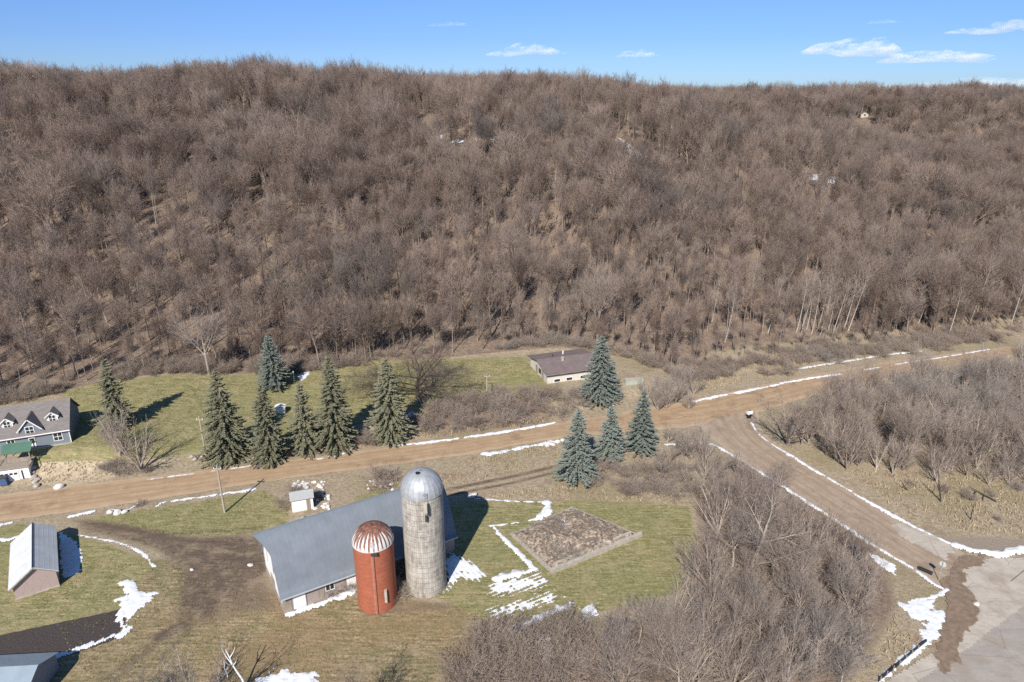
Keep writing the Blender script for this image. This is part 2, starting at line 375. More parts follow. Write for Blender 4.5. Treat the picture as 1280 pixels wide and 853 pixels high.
# ------------------------------------------------------------------ roads: ribbons between two traced edges
def resample(P, n):
    P = np.array(P, float); d = np.concatenate([[0], np.cumsum(np.hypot(*np.diff(P, axis=0).T))]); s = np.linspace(0, d[-1], n)
    return np.stack([np.interp(s, d, P[:, 0]), np.interp(s, d, P[:, 1])], 1), d[-1]
def smooth(P, it=2):
    P = [tuple(p) for p in P]
    for _ in range(it):
        q = [P[0]]
        for a, b in zip(P[:-1], P[1:]): q += [(.75 * a[0] + .25 * b[0], .75 * a[1] + .25 * b[1]), (.25 * a[0] + .75 * b[0], .25 * a[1] + .75 * b[1])]
        P = q + [P[-1]]
    return P
def ribbon(name, A, B, z, mat, n=160, m=12, jit=.25):
    A, L = resample(smooth(A), n); B, _ = resample(smooth(B), n)
    V = []; uv = []
    for i in range(n):
        ja = jit * (vnoise(i * .6, 1.5, 3) - .5) * 2; jb = jit * (vnoise(i * .6, 7.5, 4) - .5) * 2
        d = B[i] - A[i]; Ld = np.hypot(*d) + 1e-6
        for k in range(m + 1):
            f = k / m; f2 = f + (ja / Ld) * (1 - f) + (jb / Ld) * f
            p = A[i] + d * f2; V.append((p[0], p[1], z + .05 * (1 - (2 * f - 1) ** 2))); uv.append((f, L * i / n / 6))
    ii = np.arange(n * (m + 1)).reshape(n, m + 1)
    q = np.stack([ii[:-1, :-1].ravel(), ii[:-1, 1:].ravel(), ii[1:, 1:].ravel(), ii[1:, :-1].ravel()], 1)
    return tag(link(name, mesh_np(name, V, [q], mat, True, uv=uv)), kind='structure')
def dirt_material(name, base, dark, pale):
    t = NT(name); uv = t.uv(); sx = t.n('ShaderNodeSeparateXYZ'); t.l(uv, sx.inputs[0])
    n1 = t.noise(.5, 5, .6); n2 = t.noise(3.5, 5, .7); ns = t.noise(1., 4, .6, vec=uv, sc3=(26, .8, 1))
    c = t.mix(t.mr(ns, .35, .65), base, pale); c = t.mix(t.mr(n1, .4, .7, 0, .6), c, dark)
    c = t.mix(t.mr(n2, .3, .75, 0, .5), c, tuple(v * .7 for v in base))
    u = t.math('ADD', sx.outputs[0], t.math('MULTIPLY', t.math('SUBTRACT', n1, .5), .12)); tr = t.math('ABSOLUTE', t.math('SUBTRACT', t.math('ABSOLUTE', t.math('SUBTRACT', t.math('ABSOLUTE', t.math('SUBTRACT', u, .5)), .2)), .085))
    c = t.mix(t.math('MULTIPLY', t.mr(tr, .0, .05, 1, 0), t.mr(n2, .35, .6, .2, .75)), c, dark)
    c = t.mix(t.mr(t.noise(.22, 4, .6), .56, .64, 0, .5), c, tuple(v * .72 for v in dark))
    e = t.math('ABSOLUTE', t.math('SUBTRACT', sx.outputs[0], .5)); c = t.mix(t.mr(e, .36, .5, 0, .6), c, pale)
    t.bump(t.math('ADD', n2, ns), .4, .05); return t.out(c, .95)
M['dirt'] = dirt_material('dirt_road', (.39, .262, .152), (.3, .192, .115), (.48, .36, .24))
M['dirt_side'] = dirt_material('side_road', (.34, .25, .175), (.26, .185, .13), (.43, .345, .265))
NE = [U(*p) for p in [(-260, 640), (-60, 626), (0, 619), (100, 606), (200, 595), (300, 583), (420, 569), (520, 555), (600, 545), (690, 530), (780, 516), (870, 500), (935, 486), (1000, 472), (1060, 461), (1130, 450), (1240, 436), (1400, 420)]]
SE = [U(*p) for p in [(-260, 680), (-60, 660), (0, 652), (100, 639), (200, 624), (300, 607), (420, 590), (520, 577), (600, 566), (690, 549), (780, 540), (870, 535), (950, 516), (1010, 496), (1070, 484), (1150, 466), (1245, 447), (1400, 432)]]
ribbon('dirt_road', NE, SE, .035, M['dirt'], 260, 14, .3)
ribbon('side_road', [U(*p) for p in [(868, 528), (905, 562), (960, 597), (1040, 650), (1100, 690), (1160, 726), (1192, 746), (1204, 770)]], [U(*p) for p in [(948, 510), (950, 540), (985, 566), (1060, 611), (1120, 648), (1165, 672), (1210, 694), (1232, 712)]], .02, M['dirt_side'], 120, 10, .3)
def conc(name, a, b, seed=0):
    t = NT(name); n = t.noise(.5, 5, .6); n2 = t.noise(5, 4, .7); c = t.mix(t.mr(n, .35, .68), a, b); c = t.mix(t.mr(n2, .4, .75, 0, .35), c, tuple(v * .72 for v in a))
    c = t.mix(t.mr(t.noise(.23, 5, .65), .5, .64, 0, .65), c, (.3, .24, .185)); c = t.mix(t.mr(t.noise(1.1, 5, .7, sc3=(.5, 2, 1)), .52, .66, 0, .5), c, (.25, .205, .165))
    v = t.n('ShaderNodeTexVoronoi', feature='DISTANCE_TO_EDGE'); v.inputs['Scale'].default_value = .16; t.l(t.pos(), v.inputs['Vector'])
    c = t.mix(t.mr(v.outputs['Distance'], .002, .006, .55, 0), c, (.12, .1, .085)); t.bump(n2, .15, .03); return t.out(c, .9)
M['pave'] = conc('concrete_paving', (.42, .365, .3), (.5, .44, .37)); M['asphalt'] = conc('asphalt', (.31, .275, .24), (.38, .335, .29))
def sheet(name, pts, z, mat, cell=.5, amp=.4, fr=.8, kind='structure', cover=None):
    """irregular-edged sheet lying on the terrain"""
    P = pts; xs = [p[0] for p in P]; ys = [p[1] for p in P]
    return gridsheet(name, lambda x, y: sdf(P, x, y) + amp * (fbm(x * fr, y * fr, 77) - .5) * 2, (min(xs) - 1, max(xs) + 1, min(ys) - 1, max(ys) + 1), z, mat, cell, kind, 0, 0)
def gridsheet(name, field, bb, z, mat, cell, kind, hump, rough):
    x = np.arange(bb[0], bb[1] + cell, cell); y = np.arange(bb[2], bb[3] + cell, cell); A, B = np.meshgrid(x, y)
    f = field(A, B); ok = f > -cell * .2
    c = ok[:-1, :-1] & ok[1:, :-1] & ok[:-1, 1:] & ok[1:, 1:]
    if not c.any(): return None
    n = len(x); ii = np.arange(A.size).reshape(A.shape)
    q = np.stack([ii[:-1, :-1][c], ii[:-1, 1:][c], ii[1:, 1:][c], ii[1:, :-1][c]], 1)
    used = np.unique(q); rm = np.full(A.size, -1); rm[used] = np.arange(len(used))
    # pull the rim towards the zero line so that the edge is not stepped
    fx = np.gradient(f, cell, axis=1).ravel()[used]; fy = np.gradient(f, cell, axis=0).ravel()[used]; fv = f.ravel()[used]
    g = np.maximum(np.hypot(fx, fy), .4); mv = np.where(fv < cell * .8, np.clip(fv - .0, -cell * .5, cell * .5), 0) * .8
    ax = A.ravel()[used] - fx / g / g * mv * np.minimum(g, 1); ay = B.ravel()[used] - fy / g / g * mv * np.minimum(g, 1)
    zz = hgt(ax, ay) + z
    if hump: zz = zz + hump * (1 - np.exp(-np.maximum(fv, 0) / .45)) * (1 - rough + rough * 2 * fbm(ax * 1.7, ay * 1.7, 91))
    V = np.stack([ax, ay, zz], 1)
    return tag(link(name, mesh_np(name, V, [rm[q]], mat, True)), kind=kind)
sheet('concrete_apron', [U(*p) for p in [(1232, 699), (1290, 698), (1420, 690), (1420, 800), (1250, 853), (1120, 905), (1062, 880), (1180, 806), (1196, 775), (1196, 750), (1180, 728), (1192, 708)]], .09, M['pave'], .25, .25)
sheet('concrete_patch', [U(*p) for p in [(1114, 657), (1130, 653), (1165, 668), (1198, 683), (1197, 690), (1188, 692), (1184, 704), (1160, 690), (1125, 672)]], .11, M['pave'], .3, .5, 1.2)
sheet('asphalt_road', [U(*p) for p in [(1420, 745), (1280, 757), (1215, 806), (1145, 853), (1100, 900), (1420, 900)]], .105, M['asphalt'], .25, .1)
sheet('road_mud', [U(*p) for p in [(1205, 693), (1232, 694), (1226, 706), (1206, 716), (1203, 728), (1218, 748), (1224, 775), (1214, 786), (1204, 797), (1196, 830), (1180, 845), (1168, 838), (1172, 806), (1180, 780), (1178, 765), (1184, 745), (1176, 728), (1190, 712)]], .125, plain('wet_mud', (.215, .155, .11), .3, 1.5, .8, .3), .16, .8, .9)
def stripe(name, pts, wd, z, mat):
    P = [U(*p) for p in pts]; mb = MB()
    for (a, b) in zip(P[:-1], P[1:]):
        d = np.array(b) - np.array(a); d /= np.hypot(*d); nrm = np.array((-d[1], d[0])) * wd / 2
        mb.add([(*(np.array(a) - nrm), z), (*(np.array(b) - nrm), z), (*(np.array(b) + nrm), z), (*(np.array(a) + nrm), z)], [(0, 1, 2, 3)])
    return tag(mb.build(name, mat), kind='structure')
stripe('road_joint', [(1221, 760), (1250, 738), (1290, 706)], .12, .1, plain('joint', (.16, .14, .12)))
stripe('road_crack', [(1253, 797), (1266, 786), (1278, 776), (1290, 764)], .13, .12, M['black'])

# ------------------------------------------------------------------ snow
def snow_line(pts, wd, hump=.22, label='', wob=.5, brk=0., z=.03):
    P = GP(pts); P = smooth(P, 1); xs = [p[0] for p in P]; ys = [p[1] for p in P]
    sd = random.randint(0, 99)
    def f(x, y):
        ww = wd / 2 * (.45 + .9 * fbm(x * .33, y * .33, sd, 2)) if wob else wd / 2
        v = ww - lined(P, x, y) + wob * (.25 + wd * .5) * (fbm(x * 1.3, y * 1.3, sd + 5, 4) - .5) * 2
        if brk: v = v - brk * wd * sstep(.45, .62, fbm(x * .55, y * .55, sd + 9, 2))
        return v
    o = gridsheet('snow_bank', f, (min(xs) - 2, max(xs) + 2, min(ys) - 2, max(ys) + 2), z, M['snow'], .16, 'stuff', hump, .4)
    if o: tag(o, label, 'snow', 'snow left on the ground')
def snow_patch(pts, label, amp=.6, fr=.8, off=0., hump=.12, cell=.13, line=None, z=.03):
    P = GP(pts); xs = [p[0] for p in P]; ys = [p[1] for p in P]; sd = random.randint(0, 99)
    def f(x, y):
        v = np.clip(sdf(P, x, y), -9, .8) + amp * (fbm(x * fr, y * fr, sd, 4) - .5) * 4 + .9 * (fbm(x * 2.1, y * 2.1, sd + 3, 4) - .5) + off
        if line:   # remains lying in furrows
            a, per, k = line; u = x * math.cos(a) + y * math.sin(a); v = v + k * np.sin(u * 2 * math.pi / per + 1.5 * fbm(x * .4, y * .4, 3))
        return v
    o = gridsheet('snow_patch', f, (min(xs) - 2, max(xs) + 2, min(ys) - 2, max(ys) + 2), z, M['snow'], cell, 'stuff', hump, .4)
    if o: tag(o, label, 'snow', 'snow left on the ground')
SL = [
 ([(178, 601), (240, 593), (300, 585), (345, 578)], .7, 'thin white snow line along far edge of dirt road beside leftmost power pole', .06),
 ([(395, 575), (430, 568), (442, 560)], .9, 'short snow bank at the roadside below the tall olive spruces', .1),
 ([(484, 551), (492, 558), (530, 554), (600, 545), (650, 537), (692, 529)], 1.0, 'long snow bank on far road edge beneath brown thicket', .25),
 ([(607, 569), (640, 563), (668, 557), (690, 553)], 1.6, 'wide snow bank on near road edge opposite the thicket', .25),
 ([(868, 502), (900, 495), (950, 486), (1000, 475), (1050, 468)], 1.2, 'white snow bank along far side of road junction', .25),
 ([(1000, 461), (1035, 455), (1065, 451), (1100, 445), (1150, 439)], 1.2, 'broken snow strip on the slope above the road bend', .2),
 ([(1080, 463), (1130, 454), (1180, 447), (1236, 437)], .9, 'thin snow line along the farthest stretch of dirt road', .15),
 ([(1110, 488), (1160, 476), (1210, 466), (1258, 460)], 1.0, 'snow strip on near side of road within right thicket', .15),
 ([(832, 556), (860, 555), (888, 554), (910, 566), (955, 594), (1000, 622), (1040, 647), (1085, 678)], .9, 'patchy snow line on left edge of side road among bare branches', .2),
 ([(1085, 678), (1120, 699), (1150, 716), (1165, 730), (1184, 738)], .8, 'narrow snow bank ending by the street sign', .25),
 ([(938, 526), (946, 542), (965, 556), (985, 568)], .55, 'faint snow line below the mailbox at the junction', .1),
 ([(985, 568), (1020, 590), (1060, 613), (1110, 642), (1160, 668), (1195, 683)], .95, 'bright snow bank along right edge of side road', .3),
 ([(1195, 683), (1222, 691), (1250, 694), (1285, 687), (1330, 675)], 1.5, 'thick curved snow bank at mouth of side road', .4),
 ([(1184, 738), (1174, 746), (1150, 750)], .8, 'snow bank bending around the corner beyond the sign', .2),
 ([(1100, 850), (1130, 825), (1156, 804)], 1.1, 'snow lying along the silt fence at the paved road', .2),
 ([(196, 633), (205, 628), (260, 621), (318, 612)], .8, 'snow line on near edge of dirt road crossed by the power pole', .2),
 ([(88, 646), (100, 643), (116, 640)], 1.0, 'flat white snow lump at the farm entrance', .25),
 ([(138, 638), (150, 640), (165, 636), (172, 630)], .8, 'lumpy row of snow by the road near the farm entrance', .3),
 ([(-10, 660), (15, 653)], .9, 'snow strip between the road and the grey shed', .2),
 ([(-10, 673), (10, 676), (22, 672)], .9, 'snow strip left of the grey shed', .2),
 ([(82, 667), (120, 673), (160, 682), (180, 693), (193, 709)], .55, 'thin curving snow line on the lawn right of the grey shed', .15),
 ([(360, 768), (395, 757), (425, 746), (442, 739)], 1.7, 'white snow strip along the long wall of the barn', .3),
 ([(556, 688), (575, 700), (598, 716), (618, 727)], .3, 'straight thin snow line running from the barn corner', .1),
 ([(617, 660), (632, 676), (650, 694), (668, 712)], .9, 'snow bank along left wall of the ruined foundation', .3),
 ([(620, 724), (640, 720), (665, 714)], 1.7, 'wide snow drift at near left corner of the foundation', .35),
 ([(612, 658), (640, 655), (672, 649)], .5, 'thin snow line behind the foundation ruin', .12),
 ([(674, 648), (686, 641), (684, 630)], 1.5, 'bulky snow drift at back left corner of the foundation', .35),
 ([(580, 622), (610, 625), (640, 627), (680, 628)], .35, 'thin snow line on the lawn behind the tall silo', .1),
 ([(608, 806), (640, 790), (680, 772), (712, 756)], .7, 'snow line along lower edge of the lawn', .15),
]
for pts, wd, lb, hp in SL: snow_line(pts, wd, hp, lb, brk=.3 if wd < .7 else .15)
for k, (a, b) in enumerate([((46, 829), (62, 825)), ((66, 823), (80, 818)), ((84, 817), (96, 813)), ((99, 812), (112, 807)), ((116, 806), (128, 801)), ((132, 800), (142, 796)), ((146, 797), (158, 790))]):
    snow_line([a, b], 1.1, .15, 'snow clump in the broken row along the dark garden bed', brk=.2)
snow_patch([(146, 733), (162, 724), (180, 738), (199, 740), (188, 752), (176, 760), (168, 770), (156, 774), (160, 788), (150, 786), (142, 776), (152, 760), (144, 750), (156, 744)], 'splayed white snow patch between garden bed and driveway', .5, .9, .05)
snow_patch([(74, 664), (98, 680), (104, 700), (102, 714), (82, 724), (74, 712)], 'snow patch in the shade of the grey shed', .05)
snow_patch([(556, 700), (566, 692), (598, 708), (612, 720), (596, 728), (575, 722), (558, 742)], 'snow patch in the shade right of the tall silo', .4, 1.0, -.1, line=(.6, .6, .35))
snow_patch([(612, 728), (650, 722), (672, 716), (690, 730), (640, 745), (610, 745)], 'streaky snow below the foundation ruin', .5, 1.7, -.25, .06, line=(2.1, .6, .5))
snow_patch([(610, 762), (660, 748), (690, 740), (700, 748), (660, 764), (614, 775)], 'streaked snow band on the lower lawn', .55, 1.8, -.2, .06, line=(2.1, .6, .5))
snow_patch([(608, 795), (660, 772), (710, 752), (722, 758), (670, 780), (615, 803)], 'speckled snow band along the thicket edge', .55, 1.8, -.15, .06)
snow_patch([(724, 764), (738, 756), (748, 770), (736, 778)], 'small round snow patch at the lawn corner', .2, 1.2, 0)
snow_patch([(664, 798), (690, 788), (708, 815), (716, 848), (690, 862), (672, 830)], 'bluish snow patch under the low brush at the bottom', .3, 1.4, -.15, .08)
snow_patch([(318, 850), (345, 838), (382, 836), (397, 842), (396, 868), (320, 868)], 'snow patch beside the dead white branch', .5, 1.2, -.1)
snow_patch([(1124, 757), (1150, 750), (1166, 752), (1164, 764), (1188, 764), (1182, 780), (1170, 800), (1156, 804), (1150, 786), (1158, 776), (1136, 774)], 'large snow patch at the corner before the paved road', .35, 1.0, .0)
snow_patch([(1088, 692), (1104, 698), (1124, 712), (1118, 720), (1098, 706)], 'snow patch at edge of the bare thicket', .2, 1.2, 0)
snow_patch([(22, 494), (40, 479), (74, 476), (70, 484), (48, 494), (26, 499)], 'snow patch on the slope behind the blue house', .5, .7, -.55, .1, .18)
snow_patch([(690, 656), (712, 650), (722, 664), (712, 676), (698, 668)], 'scraps of snow in the middle of the foundation', .7, 1.8, -.75, .1, z=.5)
snow_patch([(426, 540), (440, 545), (446, 556), (436, 560)], 'snow in the shade between two roadside spruces', .3, 1, 0)
snow_patch([(492, 526), (516, 514), (522, 518), (500, 530)], 'snow in the shade of the dark meadow tree', .3, 1, 0)
snow_patch([(372, 470), (386, 462), (388, 468), (376, 476)], 'snow beside the small blue spruce at the forest edge', .3, 1, 0)
for pts in ([(533, 180), (540, 172), (552, 170), (552, 180), (540, 186)], [(560, 177), (575, 172), (580, 178), (566, 182)], [(583, 175), (604, 170), (606, 178), (588, 180)], [(612, 174), (626, 170), (632, 178), (618, 182)], [(655, 172), (668, 176), (672, 184), (660, 180)], [(774, 174), (792, 184), (806, 194), (816, 206), (808, 208), (790, 195), (776, 184)], [(1008, 220), (1024, 218), (1022, 226), (1010, 227)], [(1034, 223), (1046, 222), (1044, 229), (1034, 230)], [(483, 176), (494, 174), (496, 181), (486, 182)]):
    snow_patch(pts, 'snow scrap on the steep wooded hillside', .8, .55, .1, .1, .22, z=.2)

# ------------------------------------------------------------------ bare trees: branch chains turned into tapered tubes
def rotv(d, ang, az):
    dx, dy, dz = d
    ax, ay, az_ = (0, 0, 1) if abs(dz) < .9 else (1, 0, 0)
    ux, uy, uz = dy * az_ - dz * ay, dz * ax - dx * az_, dx * ay - dy * ax
    L = math.sqrt(ux * ux + uy * uy + uz * uz); ux /= L; uy /= L; uz /= L
    vx, vy, vz = dy * uz - dz * uy, dz * ux - dx * uz, dx * uy - dy * ux
    c, s_ = math.cos(ang), math.sin(ang); ca, sa = math.cos(az), math.sin(az)
    return (dx * c + (ux * ca + vx * sa) * s_, dy * c + (uy * ca + vy * sa) * s_, dz * c + (uz * ca + vz * sa) * s_)
class Tree:
    """p: dict with per-level lists n (children), a (angle deg), l (length ratio), t (first child position), up (upward pull), w (wander)"""
    def __init__(s, seed, p):
        s.r = random.Random(seed); s.p = p; s.ch = []
    def grow(s, pos, d, L, r, lev):
        p = s.p; rr = s.r; N = p['seg'][lev]; pts = [pos]; rad = [r]; x, y, z = pos
        up = p['up'][lev]; wn = p['w'][lev]; dirs = [d]
        tip = p['tip'][lev]
        for i in range(N):
            d = (d[0] + rr.gauss(0, wn), d[1] + rr.gauss(0, wn), d[2] + rr.gauss(0, wn) + up)
            l = math.sqrt(d[0] ** 2 + d[1] ** 2 + d[2] ** 2); d = (d[0] / l, d[1] / l, d[2] / l)
            st = L / N; x += d[0] * st; y += d[1] * st; z += d[2] * st
            pts.append((x, y, z)); rad.append(max(p['rmin'], r * (1 - (1 - tip) * (i + 1) / N))); dirs.append(d)
        s.ch.append((lev, pts, rad))
        if lev + 1 >= len(p['seg']): return
        nc = p['n'][lev]; nc = max(1, int(nc * rr.uniform(.8, 1.2) * (1 if lev == 0 else min(1.2, L / p['ref'][lev])) + .5))
        t0 = p['t'][lev]; az = rr.uniform(0, 6.28)
        for k in range(nc):
            t = t0 + (1 - t0) * ((k + rr.random()) / nc) if k < nc - 1 else 1.0
            f = t * N; i = min(N - 1, int(f)); g = f - i
            q = tuple(pts[i][j] + (pts[i + 1][j] - pts[i][j]) * g for j in range(3))
            az += 2.4 + rr.gauss(0, .35)
            ang = R(p['a'][lev] * rr.uniform(.7, 1.25)) * (1 if t < .999 else .35)
            cl = L * p['l'][lev] * rr.uniform(.75, 1.2) * (1 - p['dec'][lev] * (t - t0) / (1 - t0 + 1e-6))
            if lev == 0: cl = p['H'] * p['l'][0] * rr.uniform(.8, 1.15) * (1 - p['dec'][0] * (t - t0) / (1 - t0 + 1e-6))
            cr = (rad[i] + (rad[i + 1] - rad[i]) * g) * p['rr'][lev] * rr.uniform(.85, 1.1)
            s.grow(q, rotv(dirs[i + 1], ang, az), cl, max(cr, p['rmin']), lev + 1)
def chains_mesh(name, chains, mat, sides):
    groups = {}
    for lev, pts, rad in chains: groups.setdefault((len(pts), sides[lev]), []).append((pts, rad))
    Vs = []; Fs = []; base = 0
    for (n, k), L in groups.items():
        P = np.array([a for a, _ in L]); Rr = np.array([b for _, b in L]); m = len(L)
        T = np.empty_like(P); T[:, 1:-1] = P[:, 2:] - P[:, :-2]; T[:, 0] = P[:, 1] - P[:, 0]; T[:, -1] = P[:, -1] - P[:, -2]
        T /= np.linalg.norm(T, axis=2, keepdims=True) + 1e-9
        ref = np.where(np.abs(T[:, :1, 2:3]) < .9, np.array([0, 0, 1.]), np.array([1., 0, 0])); ref = np.broadcast_to(ref, T.shape)
        A = np.cross(T, ref); A /= np.linalg.norm(A, axis=2, keepdims=True) + 1e-9; B = np.cross(T, A)
        w = 2 * np.pi * np.arange(k) / k
        ring = P[:, :, None, :] + Rr[:, :, None, None] * (A[:, :, None, :] * np.cos(w)[None, None, :, None] + B[:, :, None, :] * np.sin(w)[None, None, :, None])
        Vs.append(ring.reshape(-1, 3)); ii = base + np.arange(m * n * k).reshape(m, n, k); nx = np.roll(ii, -1, axis=2)
        Fs.append(np.stack([ii[:, :-1].ravel(), nx[:, :-1].ravel(), nx[:, 1:].ravel(), ii[:, 1:].ravel()], 1)); base += m * n * k
    return mesh_np(name, np.concatenate(Vs), Fs, mat, False)
def spread(H, big, seed):
    q = random.Random(seed)
    return dict(H=H, seg=[6, 6, 4, 3, 2] + ([2] if big else []), n=[9, 8, 6, 4 if big else 5, 3], a=[36, 32, 31, 30, 30], l=[.56, .52, .53, .55, .6], t=[q.uniform(.36, .52), .2, .15, .1, .1],
                dec=[.42, .3, .25, .2, .2], up=[.03, .085, .06, .05, .03, .02], w=[.05, .085, .1, .1, .12, .12], tip=[.35, .22, .25, .4, .5, .5], rr=[.62, .64, .66, .65, .7], ref=[1, 5, 2.6, 1.3, .8, .5], rmin=.0085 if big else .014)
def pole(H, seed):
    q = random.Random(seed)
    return dict(H=H, seg=[8, 4, 3, 2, 2], n=[15, 6, 5, 4], a=[27, 30, 32, 32], l=[.29, .52, .52, .55], t=[q.uniform(.42, .55), .2, .15, .1], dec=[.35, .3, .3, .2], up=[.02, .13, .08, .05, .02], w=[.035, .08, .1, .1, .12],
                tip=[.2, .25, .3, .45, .5], rr=[.45, .6, .65, .7], ref=[1, 3, 1.5, .8, .5], rmin=.0125)
def vase(H, big, seed):      # several stems from one base
    return dict(H=H, seg=[2, 7, 4, 3, 2] + ([2] if big else []), n=[6, 11, 6, 4, 3], a=[26, 26, 29, 30, 30], l=[.86, .36, .52, .52, .6], t=[.25, .2, .15, .1, .1],
                dec=[.15, .4, .3, .2, .2], up=[.02, .04, .07, .05, .03, .02], w=[.08, .06, .09, .1, .12, .12], tip=[.8, .22, .25, .4, .5, .5], rr=[.68, .52, .62, .65, .7], ref=[1, 8, 3, 1.4, .8, .5], rmin=.0105 if big else .0125)
PROTO = {}
def proto(key, par, H, r0, seed, mt, mc, trunk_lev=1, L0=None):
    t = Tree(seed, par); t.grow((0, 0, -.3), (t.r.gauss(0, .03), t.r.gauss(0, .03), 1), L0 or H * .72, r0, 0)
    sides = [8, 6, 4, 3, 3, 3]
    tr = [c for c in t.ch if c[0] <= trunk_lev]; cr = [c for c in t.ch if c[0] > trunk_lev]
    top = max(p[2] for c in t.ch for p in c[1])
    PROTO[key] = (chains_mesh('trunk', tr, mt, sides), chains_mesh('crown', cr, mc, sides), top)
for k in range(6): proto('hill%d' % k, spread(12.5, False, k), 12.5, .21, 100 + k, M['bark_hill'], M['twig_hill'], trunk_lev=1)
for k in range(3): proto('pole%d' % k, pole(13, 40 + k), 13, .15, 140 + k, M['bark_hill'], M['twig_hill'], L0=11.5)
for k in range(3): proto('big%d' % k, spread(11, True, 60 + k), 11, .22, 160 + k, M['bark_grey'], M['twig_grey'], trunk_lev=2)
for k in range(3): proto('vase%d' % k, vase(9, True, 70 + k), 9, .2, 180 + k, M['bark_grey'], M['twig_grey'], trunk_lev=2, L0=1.0)
for k in range(2): proto('aspen%d' % k, dict(pole(12, 80 + k), n=[13, 5, 4, 3], up=[.02, .09, .05, 0, 0]), 12, .115, 200 + k, M['bark_aspen'], M['twig_grey'], trunk_lev=0, L0=11)
dk = spread(9, True, 90); dk.update(t=[.18, .2, .15, .1, .1], a=[62, 44, 45, 48, 45], l=[.85, .52, .5, .5, .6], up=[.02, .02, .02, .01, 0, 0], n=[10, 8, 6, 6, 5])
proto('broad', dk, 9, .3, 211, M['bark_dark'], M['twig_dark'], L0=5.5)
pl = spread(11, True, 91); pl.update(t=[.3, .2, .15, .1, .1], a=[50, 40, 42, 45, 45], l=[.72, .5, .5, .5, .6], n=[7, 7, 6, 6, 5])
proto('pale', pl, 11, .3, 222, M['bark_pale'], M['twig_grey'], trunk_lev=2)
def shrubpar(H): return dict(H=H, seg=[1, 4, 3, 2, 2], n=[16, 6, 6, 5], a=[48, 36, 42, 45], l=[.95, .5, .5, .6], t=[.0, .15, .1, .1], dec=[.1, .3, .3, .2], up=[0, .02, .03, .02, 0], w=[.1, .13, .15, .2, .2], tip=[.9, .3, .35, .5, .5], rr=[.6, .6, .7, .7], ref=[1, 2, 1, .6, .4], rmin=.008)
SHRUB = []
for k in range(4):
    t = Tree(300 + k, shrubpar(2.3)); t.grow((0, 0, -.15), (0, 0, 1), .25, .045, 0)
    SHRUB.append(chains_mesh('shrub', t.ch, M['twig_red'] if k != 2 else M['twig_grey'], [4, 3, 3, 3, 3, 3]))
ntree = 0
def put_tree(key, x, y, H, rz, label, group=None, name='bare_tree', tilt=(0, 0), cat='tree', wide=1.0):
    global ntree; ntree += 1
    tr, cr, top = PROTO[key]; s = H / top
    e = empty(name, (x, y, H1(x, y))); e.rotation_euler = (tilt[0], tilt[1], rz); e.scale = (s * wide, s * wide, s)
    tag(e, label, cat, group); a = link('trunk', tr, e); b = link('crown', cr, e); return e, a, b
def put_shrub(k, x, y, s, label, group, wide=1.15):
    o = link('shrub', SHRUB[k % 4]); o.location = (x, y, H1(x, y)); o.rotation_euler = (0, 0, random.uniform(0, 6.28)); o.scale = (s * wide, s * wide, s)
    return tag(o, label, 'shrub', group)
def scatter(poly, sp, rnd):
    """blue-noise points inside a polygon"""
    xs = [p[0] for p in poly]; ys = [p[1] for p in poly]; out = []
    nx = int((max(xs) - min(xs)) / sp) + 1; ny = int((max(ys) - min(ys)) / sp) + 1
    for i in range(nx):
        for j in range(ny):
            out.append((min(xs) + (i + rnd.uniform(.05, .95)) * sp, min(ys) + (j + rnd.uniform(.05, .95)) * sp))
    a = np.array(out); k = sdf(poly, a[:, 0], a[:, 1]) > 0
    return [tuple(p) for p in a[k]]

# single bare trees the photo shows plainly
def tree_px(key, base, toppy, label, group=None, wide=1.0, tilt=(0, 0), rz=None, name='bare_tree'):
    x, y = G(*base); H = zpx(x, y, toppy) - H1(x, y)
    return put_tree(key, x, y, H, random.uniform(0, 6.28) if rz is None else rz, label, group, name, tilt, wide=wide)
tree_px('broad', (522, 497), 428, 'broad dark bare tree with low spreading crown standing alone in the meadow', wide=1.5)
tree_px('pale', (938, 722), 588, 'large pale-limbed bare tree rising from the thicket beside the lawn', wide=1.15, rz=.4)
tree_px('pale', (880, 842), 750, 'pale forked tree low in the thicket near bottom edge of the photo', rz=2.2)
tree_px('vase0', (176, 588), 512, 'grey many-stemmed bare tree between the blue house and the power pole', wide=1.25)
tree_px('vase1', (150, 570), 500, 'slim grey bare tree in front of the thin dark spruce', wide=1.0)
tree_px('big0', (747, 432), 312, 'tall pale twin-stemmed bare tree right behind the largest blue spruce', wide=.8)
tree_px('pole1', (327, 440), 342, 'tall straight dark-trunked tree behind the small blue spruce')
tree_px('big1', (262, 468), 372, 'big dark forked tree at the forest edge above the meadow', wide=1.2)
tree_px('hill2', (80, 336), 196, 'tallest broad tree with bare fan crown on the left hillside', wide=1.1)
tree_px('vase2', (985, 556), 478, 'fan-shaped many-stemmed tree by the mailbox at the road junction', wide=1.35)
tree_px('big2', (1015, 548), 480, 'grey bare tree directly right of the fan-shaped tree at the junction')
tree_px('pole0', (42, 452), 330, 'dark slender tree on the shaded slope above the blue house', wide=1.1)
tree_px('big0', (100, 440), 350, 'crooked dark tree on the slope behind the blue house')
tree_px('big2', (395, 790), 742, 'x') if False else None
e = put_tree('big1', -15.2, 47.5, 11.5, 1.0, 'bare tree at the bottom edge whose shadow fans over the grass', None)
tree_px('vase1', (250, 905), 800, 'pale leafless tree top poking in at the bottom edge left of the dead branch')
tree_px('vase2', (178, 880), 826, 'low twiggy tree top at the bottom edge below the driveway')
